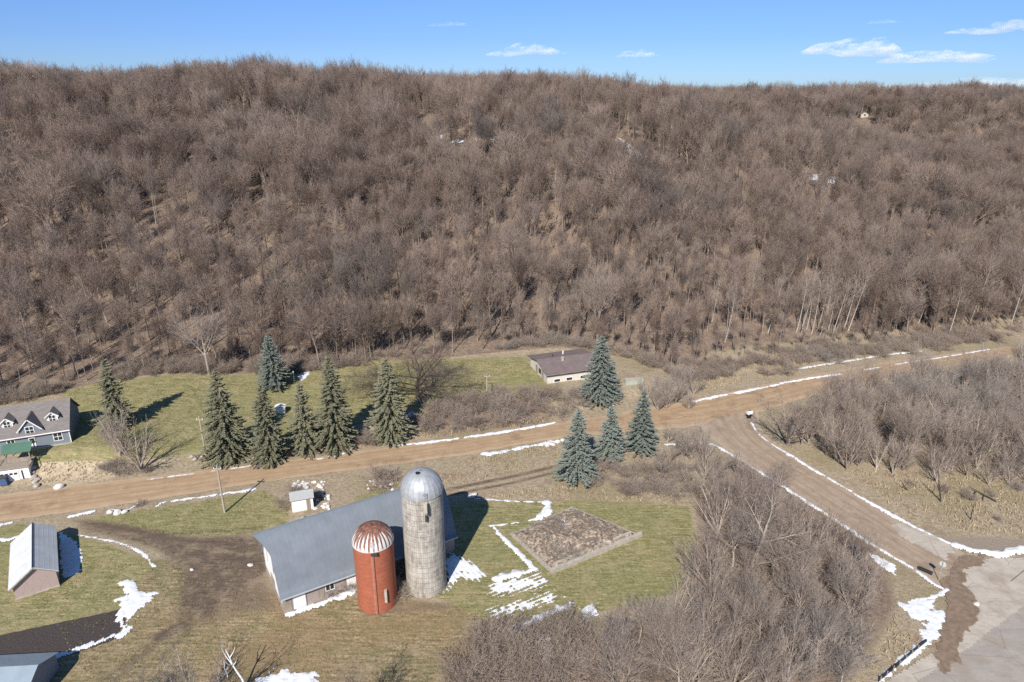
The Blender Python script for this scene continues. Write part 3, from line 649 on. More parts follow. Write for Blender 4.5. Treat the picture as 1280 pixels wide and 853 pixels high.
# copse on the right of the lawn
rnd = random.Random(5)
cop = GP([(884, 690), (905, 650), (935, 615), (965, 620), (1030, 665), (1085, 715), (1108, 765), (1085, 835), (1040, 868), (1000, 890), (760, 890), (735, 850), (770, 812), (850, 775)])
for x, y in scatter(cop, 3.3, rnd):
    k = rnd.choice(['vase0', 'vase1', 'vase2', 'vase0', 'vase2', 'big0', 'big1', 'big2'])
    put_tree(k, x, y, rnd.uniform(5.4, 9.2), rnd.uniform(0, 6.28), 'grey bare tree in the dense thicket between the lawn and the side road', 'bare trees of the thicket right of the lawn')
cop2 = GP([(850, 560), (888, 556), (930, 590), (965, 620), (935, 618), (905, 652), (884, 640), (868, 600)])
for x, y in scatter(cop2, 3.0, rnd):
    put_tree(rnd.choice(['vase0', 'vase1', 'vase2']), x, y, rnd.uniform(5, 7.5), rnd.uniform(0, 6.28), 'low grey bare tree bordering the side road near the junction', 'small trees by the side road')
for x, y in scatter(GP([(820, 470), (860, 478), (880, 496), (866, 512), (820, 520), (800, 500)]), 3.4, rnd):
    put_tree(rnd.choice(['vase0', 'vase1']), x, y, rnd.uniform(4.5, 7), rnd.uniform(0, 6.28), 'bare tree in the brush just right of the blue spruces', 'trees right of the spruces')
for x, y in scatter(GP([(815, 540), (850, 548), (865, 575), (862, 612), (820, 600)]), 3.0, rnd):
    put_tree(rnd.choice(['vase1', 'vase2']), x, y, rnd.uniform(3.2, 5.2), rnd.uniform(0, 6.28), 'small bare tree between the blue spruces and the snow line', 'trees below the spruces')
# thicket on the far right
thk = GP([(1000, 540), (1040, 512), (1110, 494), (1180, 480), (1300, 462), (1420, 440), (1420, 590), (1290, 600), (1200, 588), (1120, 592), (1060, 590), (1000, 560)])
for x, y in scatter(thk, 4.1, rnd):
    if x > 112: continue
    put_tree(rnd.choice(['vase0', 'vase1', 'vase2', 'big0', 'big1', 'big2']), x, y, rnd.uniform(7.5, 12.5), rnd.uniform(0, 6.28), 'bare tree in the wide thicket inside the road bend at the right', 'bare trees of the right-hand thicket')
for x, y in scatter(GP([(970, 548), (1060, 588), (1130, 600), (1200, 606), (1290, 612), (1290, 592), (1180, 584), (1080, 576), (1010, 545)]), 3.3, rnd):
    put_tree(rnd.choice(['vase0', 'vase1', 'vase2']), x, y, rnd.uniform(4.5, 8), rnd.uniform(0, 6.28), 'small bare tree on the front edge of the thicket inside the road bend', 'small trees fronting the right-hand thicket')
# aspens above the bend
asp = []
for bx, by in [(995, 408), (1001, 411), (1008, 404), (1014, 410), (1021, 405), (1028, 402), (1034, 408), (1040, 412), (1046, 404), (1052, 410), (1060, 406), (1003, 400), (1024, 414), (1112, 400), (1120, 395), (1148, 396), (1155, 388), (890, 395), (932, 382), (960, 408), (906, 420), (1212, 396), (1185, 412), (1262, 402)]:
    tree_px('aspen%d' % rnd.randint(0, 1), (bx, by + 8), by + 8 - rnd.uniform(62, 92), 'pale slender leaning trunk in the stand above the road bend' if 985 < bx < 1070 else 'pale slender trunk standing apart on the slope right of the aspen stand' if bx > 1070 else 'pale slender trunk standing apart on the slope left of the aspen stand',
            'pale aspens above the road bend', tilt=(0, R(rnd.uniform(2, 11))), rz=0, name='aspen_tree')

# ------------------------------------------------------------------ the wooded hill
rnd = random.Random(9)
cell = 4.6; pts = []
gxx, gyy = np.meshgrid(np.arange(-330, 420, cell), np.arange(118, 600, cell))
jx = gxx + rng.uniform(-.46, .46, gxx.shape) * cell; jy = gyy + rng.uniform(-.46, .46, gxx.shape) * cell
jx = jx.ravel(); jy = jy.ravel()
toe = np.interp(jx, TOx, TOy); d = jy - toe; hz = hgt(jx, jy)
dens = fbm(jx * .03, jy * .03, 55, 3)
keep = (rng.random(jx.size) > .2 * sstep(50, 90, d)) & (d > 2.0 + 4 * (dens - .5)) & (rng.random(jx.size) > np.clip((.42 - dens) * 3.0, 0, .45)) & ~((jx > 40) & (d < 6))
zc = jy * cp - (hz - CAMH) * sp
ppx = 640 + F * jx / zc; keep &= (ppx > -140) & (ppx < 1420)
dirs = np.stack([jx, jy, hz + 13 - CAMH]); vis = np.ones(jx.size, bool)
for f in np.linspace(.35, .97, 30): vis &= (CAMH + dirs[2] * f) > hgt(jx * f, jy * f) + 4
keep &= vis
ppy = 426.5 - F * (jy * -sp * 0 + (-(CAMH - hz)) * cp + jy * sp) / zc
keep &= ~((ppx > 985) & (ppx < 1075) & (ppy > 404)) & ~((ppx > 880) & (ppx < 985) & (ppy > 425))
clearing = [G(545, 175), G(790, 195), G(798, 207), G(806, 220), G(784, 190), G(780, 200), G(1016, 222), G(130, 160), G(375, 185), G(690, 330)]
for cx_, cy_ in clearing: keep &= np.hypot(jx - cx_, jy - cy_) > rng.uniform(5, 9.5, jx.size)
hx, hy = G(1080, 147); keep &= ~((np.abs(jx - hx * jy / hy) < 7) & (jy > hy - 45) & (jy < hy + 7))
jx, jy, hz, d = (a[keep] for a in (jx, jy, hz, d)); dist = np.hypot(jx, jy)
order = np.argsort(dist); jx, jy, hz, d, dist = (a[order] for a in (jx, jy, hz, d, dist))
NIND = max(0, 297 - ntree)
kinds = ['hill0', 'hill1', 'hill2', 'hill3', 'hill4', 'hill5', 'pole0', 'pole1', 'pole2']
patch = fbm(jx * .018, jy * .018, 71, 3)
kid = np.where(rng.random(len(jx)) < np.clip((patch - .42) * 4 + .25 * (d < 70), .2, .85), rng.integers(6, 9, len(jx)), rng.integers(0, 6, len(jx)))
kid[:9] = np.arange(9)
hgts = np.where(kid >= 6, rng.uniform(11, 17.5, len(jx)), 10.5 + 8 * rng.random(len(jx)) ** 1.2) * (.74 + .52 * fbm(jx * .03, jy * .03, 88, 2))
hgts[9:] *= np.where(d[9:] < 8, .8, 1) * (1 + .2 * sstep(50, 90, d[9:]))
rots = rng.uniform(0, 6.28, len(jx)); SRC = {}
for i in range(min(NIND, len(jx))):
    sect = 'left of the small brown-roofed house' if jx[i] < -28 else 'behind the small brown-roofed house' if jx[i] < 32 else 'above the road bend'
    e, a, b = put_tree(kinds[kid[i]], jx[i], jy[i], hgts[i], rots[i], 'bare %s tree low on the wooded hillside %s' % ('round-crowned' if kid[i] < 6 else 'tall narrow', sect), 'bare trees along the foot of the wooded hill', wide=rnd.uniform(.8, 1.1))
    if kid[i] not in SRC: SRC[kid[i]] = (a, b)
def gn_scatter(name, pos, proto_id, rot, scale, sources):
    me = bpy.data.meshes.new(name); me.vertices.add(len(pos)); me.vertices.foreach_set('co', np.asarray(pos, np.float32).ravel())
    for nm, a in (('proto', proto_id), ('rot', rot), ('scl', scale)):
        at = me.attributes.new(nm, 'FLOAT', 'POINT'); at.data.foreach_set('value', np.asarray(a, np.float32))
    o = link(name, me); ng = bpy.data.node_groups.new(name, 'GeometryNodeTree')
    ng.interface.new_socket('Geometry', in_out='INPUT', socket_type='NodeSocketGeometry'); ng.interface.new_socket('Geometry', in_out='OUTPUT', socket_type='NodeSocketGeometry')
    N = ng.nodes; Lk = ng.links.new; gi = N.new('NodeGroupInput'); go = N.new('NodeGroupOutput'); jn = N.new('GeometryNodeJoinGeometry')
    def na(nm): x = N.new('GeometryNodeInputNamedAttribute'); x.data_type = 'FLOAT'; x.inputs['Name'].default_value = nm; return x.outputs['Attribute']
    pa = na('proto'); ra = na('rot'); sa = na('scl'); cx_ = N.new('ShaderNodeCombineXYZ'); Lk(ra, cx_.inputs[2])
    for k, objs in sources.items():
        cmp_ = N.new('ShaderNodeMath'); cmp_.operation = 'COMPARE'; Lk(pa, cmp_.inputs[0]); cmp_.inputs[1].default_value = k; cmp_.inputs[2].default_value = .1
        j2 = N.new('GeometryNodeJoinGeometry')
        for ob in objs:
            oi = N.new('GeometryNodeObjectInfo'); oi.inputs[0].default_value = ob; Lk(oi.outputs['Geometry'], j2.inputs[0])
        ip = N.new('GeometryNodeInstanceOnPoints'); Lk(gi.outputs[0], ip.inputs['Points']); Lk(cmp_.outputs[0], ip.inputs['Selection'])
        Lk(j2.outputs[0], ip.inputs['Instance']); Lk(cx_.outputs[0], ip.inputs['Rotation']); Lk(sa, ip.inputs['Scale']); Lk(ip.outputs[0], jn.inputs[0])
    Lk(jn.outputs[0], go.inputs[0]); md = o.modifiers.new('scatter', 'NODES'); md.node_group = ng
    return tag(o, kind='stuff')
r = slice(NIND, None)
tops = np.array([PROTO[k][2] for k in kinds])
tag(gn_scatter('woodland', np.stack([jx[r], jy[r], hz[r] - .1], 1), kid[r], rots[r], hgts[r] / tops[kid[r]], SRC), 'bare brown deciduous woodland covering the steep hillside up to the skyline', 'woodland')
print('hill trees', len(jx), 'individual bare trees', ntree)
# undergrowth and saplings among the hill trees
hxs = rng.uniform(-300, 330, 16000); hys = rng.uniform(120, 430, 16000)
dd = hys - np.interp(hxs, TOx, TOy); hh = hgt(hxs, hys); zc = hys * cp - (hh - CAMH) * sp; px_ = 640 + F * hxs / zc
sap = rng.random(16000) < .6
ex = rng.uniform(-110, 125, 1500); ey = np.interp(ex, TOx, TOy) + np.abs(rng.normal(0, 4, 1500)) - .5   # brush fringe along the foot of the wood
sap[:1500] = rng.random(1500) < .25; hxs[:1500] = ex; hys[:1500] = ey; dd = hys - np.interp(hxs, TOx, TOy); hh = hgt(hxs, hys); zc = hys * cp - (hh - CAMH) * sp; px_ = 640 + F * hxs / zc
fringe = np.arange(16000) < 1500
kp = (dd > np.where(sap, 3, .2)) & (dd < 150) & (px_ > -60) & (px_ < 1340) & (fringe & (fbm(hxs * .15, hys * .15, 67, 3) > .42) | (fbm(hxs * .05, hys * .05, 66, 3) > .43))
kp &= ~((hxs > 38) & (dd < 5) & sap) & ~((hxs > -24) & (hxs < -6) & (dd < 4))
kp &= ~((hxs > 0) & (hxs < 26) & (dd < 2.5))
hxs, hys, hh, dd, sap = (a[kp][:7500] for a in (hxs, hys, hh, dd, sap))
sh_src = []
# ------------------------------------------------------------------ shrubs
rnd = random.Random(21)
def shrubs(pxpoly, sp, lo, hi, label, group, wide=1.15):
    for x, y in scatter(GP(pxpoly), sp, rnd):
        o = put_shrub(rnd.randint(0, 3), x, y, rnd.uniform(lo, hi), label, group, wide); sh_src.append(o)
shrubs([(505, 528), (530, 512), (560, 506), (610, 496), (660, 490), (720, 497), (745, 512), (700, 522), (640, 528), (560, 540), (510, 543)], 2.6, .75, 1.35, 'brown leafless shrub in the long thicket between meadow and dirt road', 'shrubs of the roadside thicket')
shrubs([(735, 585), (800, 580), (862, 590), (868, 625), (800, 624), (735, 610)], 2.5, .55, 1.0, 'reddish leafless shrub below the three roadside blue spruces', 'shrubs below the blue spruces')
shrubs([(590, 800), (650, 786), (720, 778), (760, 800), (760, 860), (560, 880)], 2.1, .8, 1.4, 'purplish bare shrub in the brush strip at the bottom of the lawn', 'shrubs at the bottom edge')
shrubs([(880, 700), (1010, 680), (1085, 740), (1090, 800), (1040, 860), (760, 870), (860, 780)], 3.2, .9, 1.5, 'bare shrub among the trunks of the thicket right of the lawn', 'shrubs inside the lawn thicket')
shrubs([(1040, 520), (1180, 490), (1290, 470), (1290, 596), (1180, 585), (1060, 580)], 5.2, .9, 1.5, 'bare shrub under the trees inside the road bend', 'shrubs inside the road bend')
shrubs([(870, 488), (960, 468), (1010, 452), (1100, 432), (1200, 424), (1260, 420), (1255, 428), (1120, 446), (1020, 462), (900, 488)], 4.6, .6, 1.2, 'tan leafless shrub on the bank above the road bend', 'shrubs above the road bend')
shrubs([(1080, 596), (1200, 590), (1290, 604), (1300, 640), (1200, 630), (1120, 622)], 4.6, .25, .7, 'small greyish bush scattered in the pale dry grass at right', 'bushes in the dry grass')
shrubs([(655, 672), (712, 645), (745, 660), (770, 672), (700, 704)], 1.5, .25, .6, 'dry weedy bush growing in the foundation ruin', 'weeds in the foundation', 1.4)
shrubs([(255, 590), (300, 576), (360, 574), (400, 566), (395, 560), (300, 566)], 2.3, .35, .7, 'low straw-coloured bush at the feet of the olive spruces', 'bushes below the olive spruces')
shrubs([(448, 560), (470, 556), (478, 548), (455, 552)], 1.6, .7, 1.0, 'round brown bush between roadside spruces', 'bushes between the spruces')
shrubs([(105, 580), (150, 575), (200, 590), (190, 598), (120, 592)], 2.4, .5, .9, 'twiggy bush around the grey many-stemmed tree', 'bushes near the blue house')
for bx, by, s, lb in [(476, 607, 1.3, 'reddish bare bush rising from the pale stones by the dirt road'), (478, 600, 1.0, 'smaller reddish bush behind the pale stones by the dirt road'), (430, 735, .9, 'bare bush leaning on the barn wall left of the red silo'), (418, 742, .6, 'small bush at the barn wall below the window'),
                      (368, 617, .7, 'red-brown bush behind the white shed'), (396, 622, .6, 'red-brown bush right of the white shed'), (352, 634, .8, 'brown bush left of the white shed'), (500, 745, .8, 'dry bush in the gap between the two silos'), (505, 720, 1.0, 'taller dry bush hidden between the silos and the barn'),
                      (1247, 651, .35, 'small dark round bush in the pale dry grass at right'), (175, 632, .4, 'little red-brown bush on the roadside by the farm entrance'), (700, 664, .55, 'bush growing in the middle of the foundation ruin'), (722, 662, .6, 'brown bush growing at the right of the foundation ruin'), (688, 690, .45, 'low bush near the front corner inside the foundation ruin')]:
    x, y = G(bx, by); o = put_shrub(rnd.randint(0, 1), x, y, s, lb, None); sh_src.append(o)
tag(gn_scatter('undergrowth', np.stack([hxs, hys, hh], 1), np.where(sap, rng.integers(4, 7, len(hxs)), rng.integers(0, 4, len(hxs))), rng.uniform(0, 6.28, len(hxs)), np.where(sap, rng.uniform(.3, .62, len(hxs)), rng.uniform(.4, 1.0, len(hxs))), {**{k: (next(o for o in sh_src if o.data == SHRUB[k]),) for k in range(4)}, **{k: SRC[k + 2] for k in (4, 5, 6)}}), 'brown leafless undergrowth and saplings covering the forest floor on the hillside', 'undergrowth')

# ------------------------------------------------------------------ dry grass blades
def blades(name, polys, label, dens, h, mat, gap=None):
    P = []
    for pg in polys:
        q = GP(pg); xs = [p[0] for p in q]; ys = [p[1] for p in q]; ar = (max(xs) - min(xs)) * (max(ys) - min(ys))
        n = int(ar * dens); x = rng.uniform(min(xs), max(xs), n); y = rng.uniform(min(ys), max(ys), n)
        k = (sdf(q, x, y) + .8 * (fbm(x, y, 5) - .5) > 0) & (fbm(x * .7, y * .7, 15, 3) > .42); P.append(np.stack([x[k], y[k]], 1))
    P = np.concatenate(P); n = len(P); z = hgt(P[:, 0], P[:, 1]); a = rng.uniform(0, 6.28, n); hh = h * rng.uniform(.5, 1.4, n); wd = .045 + .05 * rng.random(n)
    lx = rng.normal(0, .45, n) * hh; ly = rng.normal(0, .45, n) * hh
    V = np.empty((n, 3, 3)); V[:, 0] = np.stack([P[:, 0] - np.cos(a) * wd, P[:, 1] - np.sin(a) * wd, z], 1); V[:, 1] = np.stack([P[:, 0] + np.cos(a) * wd, P[:, 1] + np.sin(a) * wd, z], 1); V[:, 2] = np.stack([P[:, 0] + lx, P[:, 1] + ly, z + hh], 1)
    return tag(link(name, mesh_np(name, V.reshape(-1, 3), [np.arange(3 * n).reshape(-1, 3)], mat)), label, 'grass', kind='stuff')
M['straw_blade'] = plain('dry_blade', (.36, .285, .185), .4, .8, .9); M['green_blade'] = plain('green_blade', (.2, .18, .075), .45, .7, .9)
blades('dry_grass', [[(480, 600), (600, 570), (690, 552), (720, 556), (700, 578), (560, 610), (490, 625)], [(260, 588), (420, 566), (470, 560), (560, 545), (690, 528), (690, 520), (560, 535), (400, 558), (260, 578)], [(700, 606), (850, 616), (850, 628), (700, 625), (580, 622)], [(1060, 590), (1200, 588), (1300, 600), (1330, 668), (1230, 668), (1160, 655), (1110, 630)], [(870, 492), (1000, 464), (1130, 442), (1240, 428), (1240, 420), (1100, 430), (960, 455), (860, 480)], [(1090, 840), (1120, 770), (1150, 805)], [(48, 579), (143, 578), (143, 598), (48, 604)]], 'tall pale dry grass along the roads and around the thickets', 9, .45, M['straw_blade'])
blades('lawn_grass', [[(90, 522), (75, 495), (130, 482), (350, 471), (450, 455), (655, 450), (690, 488), (560, 502), (470, 520), (300, 560), (150, 576)], [(20, 700), (190, 705), (330, 745), (560, 760), (850, 740), (860, 640), (700, 630), (600, 740), (760, 770), (600, 800), (500, 880), (130, 880)], [(110, 648), (330, 615), (360, 655), (230, 672)]], 'short patchy green and tan grass of the lawns', 7, .13, M['green_blade'])

# ------------------------------------------------------------------ spruces
def spruce_mesh(seed, H, Rm, droop, dens, mat_n, ragged):
    q = random.Random(seed); V = []; tri = []; ch = [(0, [(0, 0, -.3), (0, 0, H * .5), (0, 0, H * .98)], [.2, .1, .02])]
    nw = int(H * 2.7); lob = [q.uniform(0, 6.28) for _ in range(6)]; loa = [q.uniform(.06, .16) * (.6 + ragged * 2.2) for _ in range(6)]
    def spray(p, d, L, wd):
        b = len(V); dx, dy, dz = d; l = math.hypot(dx, dy) + 1e-6; sx, sy = -dy / l, dx / l; up = q.uniform(-.12, .3)
        c = (p[0] + dx * L * .45, p[1] + dy * L * .45, p[2] + dz * L * .45)
        V.extend([p, (c[0] + sx * wd, c[1] + sy * wd, c[2] - wd * .35), (p[0] + dx * L, p[1] + dy * L, p[2] + dz * L + up * L), (c[0] - sx * wd, c[1] - sy * wd, c[2] - wd * .35), (c[0], c[1], c[2] + wd * .7)])
        tri.extend([(b, b + 1, b + 4), (b + 1, b + 2, b + 4), (b + 2, b + 3, b + 4), (b + 3, b, b + 4)])
    for i in range(nw):
        f = (i + q.random()) / nw; z = H * (.05 + .93 * f)
        Lr = Rm * min(1, (1 - f) ** (.62 + .2 * (1 - ragged)) + .03) * q.uniform(1 - ragged * .5, 1) * (1 - .18 * max(0, .12 - f) / .12)
        nb = max(4, int(5 + 8 * Lr / Rm * 1.0)); az0 = q.uniform(0, 6.28)
        for k in range(nb):
            if q.random() < ragged * .35: continue
            az = az0 + 6.283 * k / nb + q.gauss(0, .2); L = Lr * q.uniform(1 - ragged, 1.1) * (1 + sum(loa[m_] * math.sin((m_ % 3 + 1) * az + lob[m_] + z * (.5 + .35 * m_)) for m_ in range(6)) * .6); ca, sa = math.cos(az), math.sin(az)
            m = max(2, int(L / .21 * dens)); el0 = .25 - droop * (1 - f * .7); pts = []
            x = y = 0; zz = z; n = max(3, int(L / .5) + 1)
            pts = [(0, 0, z)]
            for s_ in range(1, n + 1):
                t = s_ / n; el = el0 + .55 * max(0, t - .6) - .25 * t; x += ca * math.cos(el) * L / n; y += sa * math.cos(el) * L / n; zz += math.sin(el) * L / n; pts.append((x, y, zz))
            ch.append((2, [pts[0], pts[n // 2], pts[-1]], [.035, .022, .008]))
            for s_ in range(m):
                t = .12 + .88 * (s_ + q.random()) / m; g = t * n; j = min(n - 1, int(g)); g -= j
                p = tuple(pts[j][c] + (pts[j + 1][c] - pts[j][c]) * g for c in range(3))
                for sd in (-1, 1):
                    w = az + sd * q.uniform(.2, 1.1); L2 = q.uniform(.3, .62) * (1.15 - .45 * t)
                    spray(p, (math.cos(w), math.sin(w), q.uniform(-.5, .08)), L2, q.uniform(.07, .13))
            spray(pts[-1], (ca, sa, .1), .4, .1)
    for k in range(6): spray((0, 0, H * (.94 + .01 * k)), (math.cos(k * 2.1) * .3, math.sin(k * 2.1) * .3, .9), .4, .06)
    return chains_mesh('trunk', ch, M['bark_dark'], [8, 6, 3]), mesh_np('crown', V, [tri], mat_n, False)
SPR = [('olive', [(148, 534), 447, 20, .55, 'thin dark ragged spruce between the blue house and the meadow']), ('olive', [(286, 573), 462, 30, .32, 'leftmost olive spruce of the roadside row right of the power pole']), ('olive', [(338, 577), 478, 23, .35, 'second olive spruce of the roadside row in front of a white box']),
       ('olive', [(383, 563), 478, 20, .34, 'slimmest olive spruce of the roadside row']), ('olive2', [(421, 560), 444, 25, .2, 'tall grey-green spruce of the roadside row left of the snow bank']), ('olive2', [(488, 550), 446, 26, .25, 'grey-green roadside spruce beside the dark meadow tree']),
       ('blue', [(343, 485), 418, 20, .1, 'small blue spruce at the forest edge beside a snow scrap']), ('blue', [(749, 502), 419, 27, .1, 'largest blue spruce standing beside the small brown-roofed house']), ('blue2', [(720, 601), 511, 27, .2, 'nearest blue spruce left in the roadside trio']), ('blue', [(761, 574), 507, 20, .15, 'smallest middle blue spruce in the roadside trio']), ('blue2', [(800, 565), 487, 21, .15, 'right blue spruce in the roadside trio'])]
for k, (kind, (b, top, rw, rag, lb)) in enumerate(SPR):
    x, y = G(*b); z0 = H1(x, y); Hh = zpx(x, y, top) - z0; zc = y * cp - (z0 - CAMH) * sp; Rm = rw * (1.22 if 'olive' in kind else 1.06) * zc / F
    tm, cm = spruce_mesh(500 + k, Hh, Rm, .45 if 'olive' in kind else .3, 1.15 if 'blue' in kind else 1.3, M['blue_needle'] if 'blue' in kind else M['olive_needle'], rag * .75)
    e = empty('spruce_tree', (x, y, z0), random.uniform(0, 6)); tag(e, lb, 'tree', 'spruces along the road and meadow'); link('trunk', tm, e); link('crown', cm, e)

# ------------------------------------------------------------------ buildings
def metal_roof(name, c, per=.45, rust=None, horiz=False):
    t = NT(name); n = t.noise(.6, 5, .6); n2 = t.noise(3, 4, .7, sc3=(.4, 2, .4)); col = t.mix(t.mr(n, .35, .65), c, tuple(v * .85 for v in c))
    col = t.mix(t.mr(n2, .5, .8, 0, .35), col, rust or tuple(v * .7 for v in c))
    wv = t.n('ShaderNodeTexWave', wave_type='BANDS', bands_direction='X'); wv.inputs['Scale'].default_value = .314 / per; t.l(t.pos(), wv.inputs['Vector'])
    rib = t.mr(wv.outputs['Fac'], .9, 1); col = t.mix(t.math('MULTIPLY', rib, .06), col, tuple(v * .5 for v in c)); t.bump(rib, .22, .03)
    t.b.inputs['Specular IOR Level'].default_value = .4; return t.out(col, .5)
def siding(name, c, per=.2, axis='Z', dirt=.25):
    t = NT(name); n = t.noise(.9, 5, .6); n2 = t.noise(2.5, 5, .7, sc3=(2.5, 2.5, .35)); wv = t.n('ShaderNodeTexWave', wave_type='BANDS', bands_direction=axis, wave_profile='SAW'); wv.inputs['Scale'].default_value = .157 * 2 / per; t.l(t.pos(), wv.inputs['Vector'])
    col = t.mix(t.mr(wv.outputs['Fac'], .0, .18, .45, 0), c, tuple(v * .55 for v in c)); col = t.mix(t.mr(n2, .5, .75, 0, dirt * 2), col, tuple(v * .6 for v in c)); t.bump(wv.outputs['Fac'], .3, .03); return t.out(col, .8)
def brickm(name, c1, c2, mort, sc, bw, bh, uv=True, rot=0, msz=.02):
    t = NT(name); b = t.n('ShaderNodeTexBrick'); b.inputs['Scale'].default_value = sc; b.inputs['Brick Width'].default_value = bw; b.inputs['Row Height'].default_value = bh; b.inputs['Mortar Size'].default_value = msz
    b.inputs['Color1'].default_value = (*c1, 1); b.inputs['Color2'].default_value = (*c2, 1); b.inputs['Mortar'].default_value = (*mort, 1)
    v = t.uv() if uv else t.pos()
    if rot:
        mp = t.n('ShaderNodeMapping'); mp.inputs['Rotation'].default_value = (0, 0, rot) if uv else (rot, 0, 0); t.l(v, mp.inputs['Vector']); v = mp.outputs[0]
    t.l(v, b.inputs['Vector']); return t, b
# --- gothic-roofed barn
BW, BL, BE, BR = 9.3, 23.2, 3.0, 9.3
barn = empty('barn', (-27.7, 66.3, 0), math.atan2(.522, .853))
tag(barn, 'long white-ended barn with curved grey metal roof behind the two silos', 'barn')
def arc(y):    # roof height over the barn's width
    f = abs(y - BW / 2) / (BW / 2); return BE + (BR - BE) * (1 - .72 * f ** 2.1 - .28 * f) if f <= 1 else BE - (f - 1) * 2.4
ys = [BW * i / 24 for i in range(25)]
M['barn_wall'] = None
t, b = brickm('barn_block', (.4, .325, .29), (.33, .265, .24), (.28, .24, .22), 1, .42, .2, uv=False, rot=R(90)); n = t.noise(1.5, 4); t.out(t.mix(t.mr(n, .4, .7, 0, .5), b.outputs[0], (.33, .28, .25)), .9); M['barn_wall'] = t.mat
MB().box(0, BL, 0, .3, 0, BE - .02).box(0, BL, BW - .3, BW, 0, BE - .02).box(.05, .3, .3, BW - .3, 0, 1.2).box(BL - .3, BL - .05, .3, BW - .3, 0, 1.2).build('wall', M['barn_wall'], barn)
M['board_white'] = siding('white_boards', (.76, .75, .71), .25, 'Y', .12)
g = [(y, arc(y) - .12) for y in ys]
gab = MB().prism([(0.02, 1.2)] + [(y, z) for y, z in g if True] + [(BW - .02, 1.2)], .02, .2)
gw = gab.build('gable_wall', M['board_white'], barn)
MB().prism([(0.02, 1.2)] + g + [(BW - .02, 1.2)], BL - .2, BL - .02).build('gable_wall', M['board_white'], barn)
d_ = MB().box(-.05, .0, 3.2, 6.1, 3.9, 6.6).build('loft_door', M['white'], barn)
MB().box(-.085, -.05, 3.1, 3.2, 3.8, 6.7).box(-.085, -.05, 6.1, 6.2, 3.8, 6.7).build('frame', M['grey_trim'], d_)
MB().box(-.06, .0, 2.6, 3.7, 7.15, 7.6).build('gable_vent', M['glass'], barn)
MB().box(-.05, .04, 3.7, 5.6, .1, 2.5).build('door', M['wood'], barn)
mb = MB(); n = 48
yy = [-.55 + (BW + 1.1) * i / n for i in range(n + 1)]
def hood(y): return -.25 - 1.35 * max(0, 1 - abs(y - BW / 2) / 2.3)
top = [[(hood(y) if e == 0 else BL + .3, y, arc(y)) for y in yy] for e in (0, 1)]
xs_ = 24
V = []; fq = []
for i in range(xs_ + 1):
    for y in yy: h0 = hood(y); V.append((h0 + (BL + .3 - h0) * i / xs_, y, arc(y) + .02 * math.sin(i * 1.9) * .5))
m1 = len(V); V += [(a, b_, c - .14) for a, b_, c in V]; w_ = n + 1
for i in range(xs_):
    for k in range(n): a = i * w_ + k; fq.append((a, a + w_, a + w_ + 1, a + 1)); fq.append((m1 + a, m1 + a + 1, m1 + a + w_ + 1, m1 + a + w_))
for k in range(n): fq.append((k, k + 1, m1 + k + 1, m1 + k)); a = xs_ * w_ + k; fq.append((a + 1, a, m1 + a, m1 + a + 1))
for i in range(xs_): a = i * w_; fq.append((a + w_, a, m1 + a, m1 + a + w_)); a += n; fq.append((a, a + w_, m1 + a + w_, m1 + a))
M['barn_roof'] = metal_roof('barn_roof_metal', (.19, .212, .24), .6)
rf = link('roof', mesh_np('roof', V, [fq], M['barn_roof'], True), barn)
rf.modifiers.new('edge', 'EDGE_SPLIT').split_angle = R(40)
MB().tube([(hood(BW / 2), BW / 2, BR + .04), (BL + .3, BW / 2, BR + .04)], .09, 6).build('ridge_cap', M['barn_roof'], rf)
MB().box(-.2, BL + .28, -.64, -.5, arc(-.55) - .2, arc(-.55) - .04).build('gutter', plain('gutter', (.42, .46, .47), .1), barn)
for x0, wd in ((1.2, 1.5), (7.9, 1.4)):
    dd_ = MB().box(x0, x0 + wd, -.07, -.003, .25, 2.35).build('door', M['white'], barn); MB().box(x0 - .1, x0, -.09, -.003, .2, 2.45).box(x0 + wd, x0 + wd + .1, -.09, -.003, .2, 2.45).box(x0 - .1, x0 + wd + .1, -.09, -.003, 2.45, 2.55).build('frame', M['grey_trim'], dd_)
for x0 in (5.3, 12.5, 17.5):
    wn = MB().box(x0 - .08, x0 + 1.08, -.06, -.003, 1.1, 1.2).box(x0 - .08, x0 + 1.08, -.06, -.003, 2.1, 2.18).box(x0 - .08, x0, -.06, -.003, 1.2, 2.1).box(x0 + 1, x0 + 1.08, -.06, -.003, 1.2, 2.1).box(x0 + .46, x0 + .54, -.05, -.003, 1.2, 2.1).build('window', M['white'], barn)
    MB().box(x0, x0 + 1, -.03, -.002, 1.2, 2.1).build('pane', M['glass'], wn)
MB().box(4.3, 5.05, -.05, -.003, .2, 2.5).box(7.2, 7.75, -.05, -.003, .2, 2.5).box(.1, 1.05, -.05, -.003, .2, 2.5).build('shutter', M['wood'], barn)
ax0 = 5.0
MB().prism([(ax0, 0), (ax0 + 3, 0), (ax0 + 3, 2.4), (ax0 + 1.5, 3.5), (ax0, 2.4)], BW + .01, BW + 4.3, 'y').build('annex_wall', M['white'], barn)
MB().slab((ax0 - .25, 2.32), (ax0 + 1.5, 3.55), BW - .5, BW + 4.6, .1, 'y').slab((ax0 + 3.25, 2.32), (ax0 + 1.5, 3.55), BW - .5, BW + 4.6, .1, 'y').build('annex_roof', metal_roof('annex_roof', (.36, .345, .335), .5), barn)
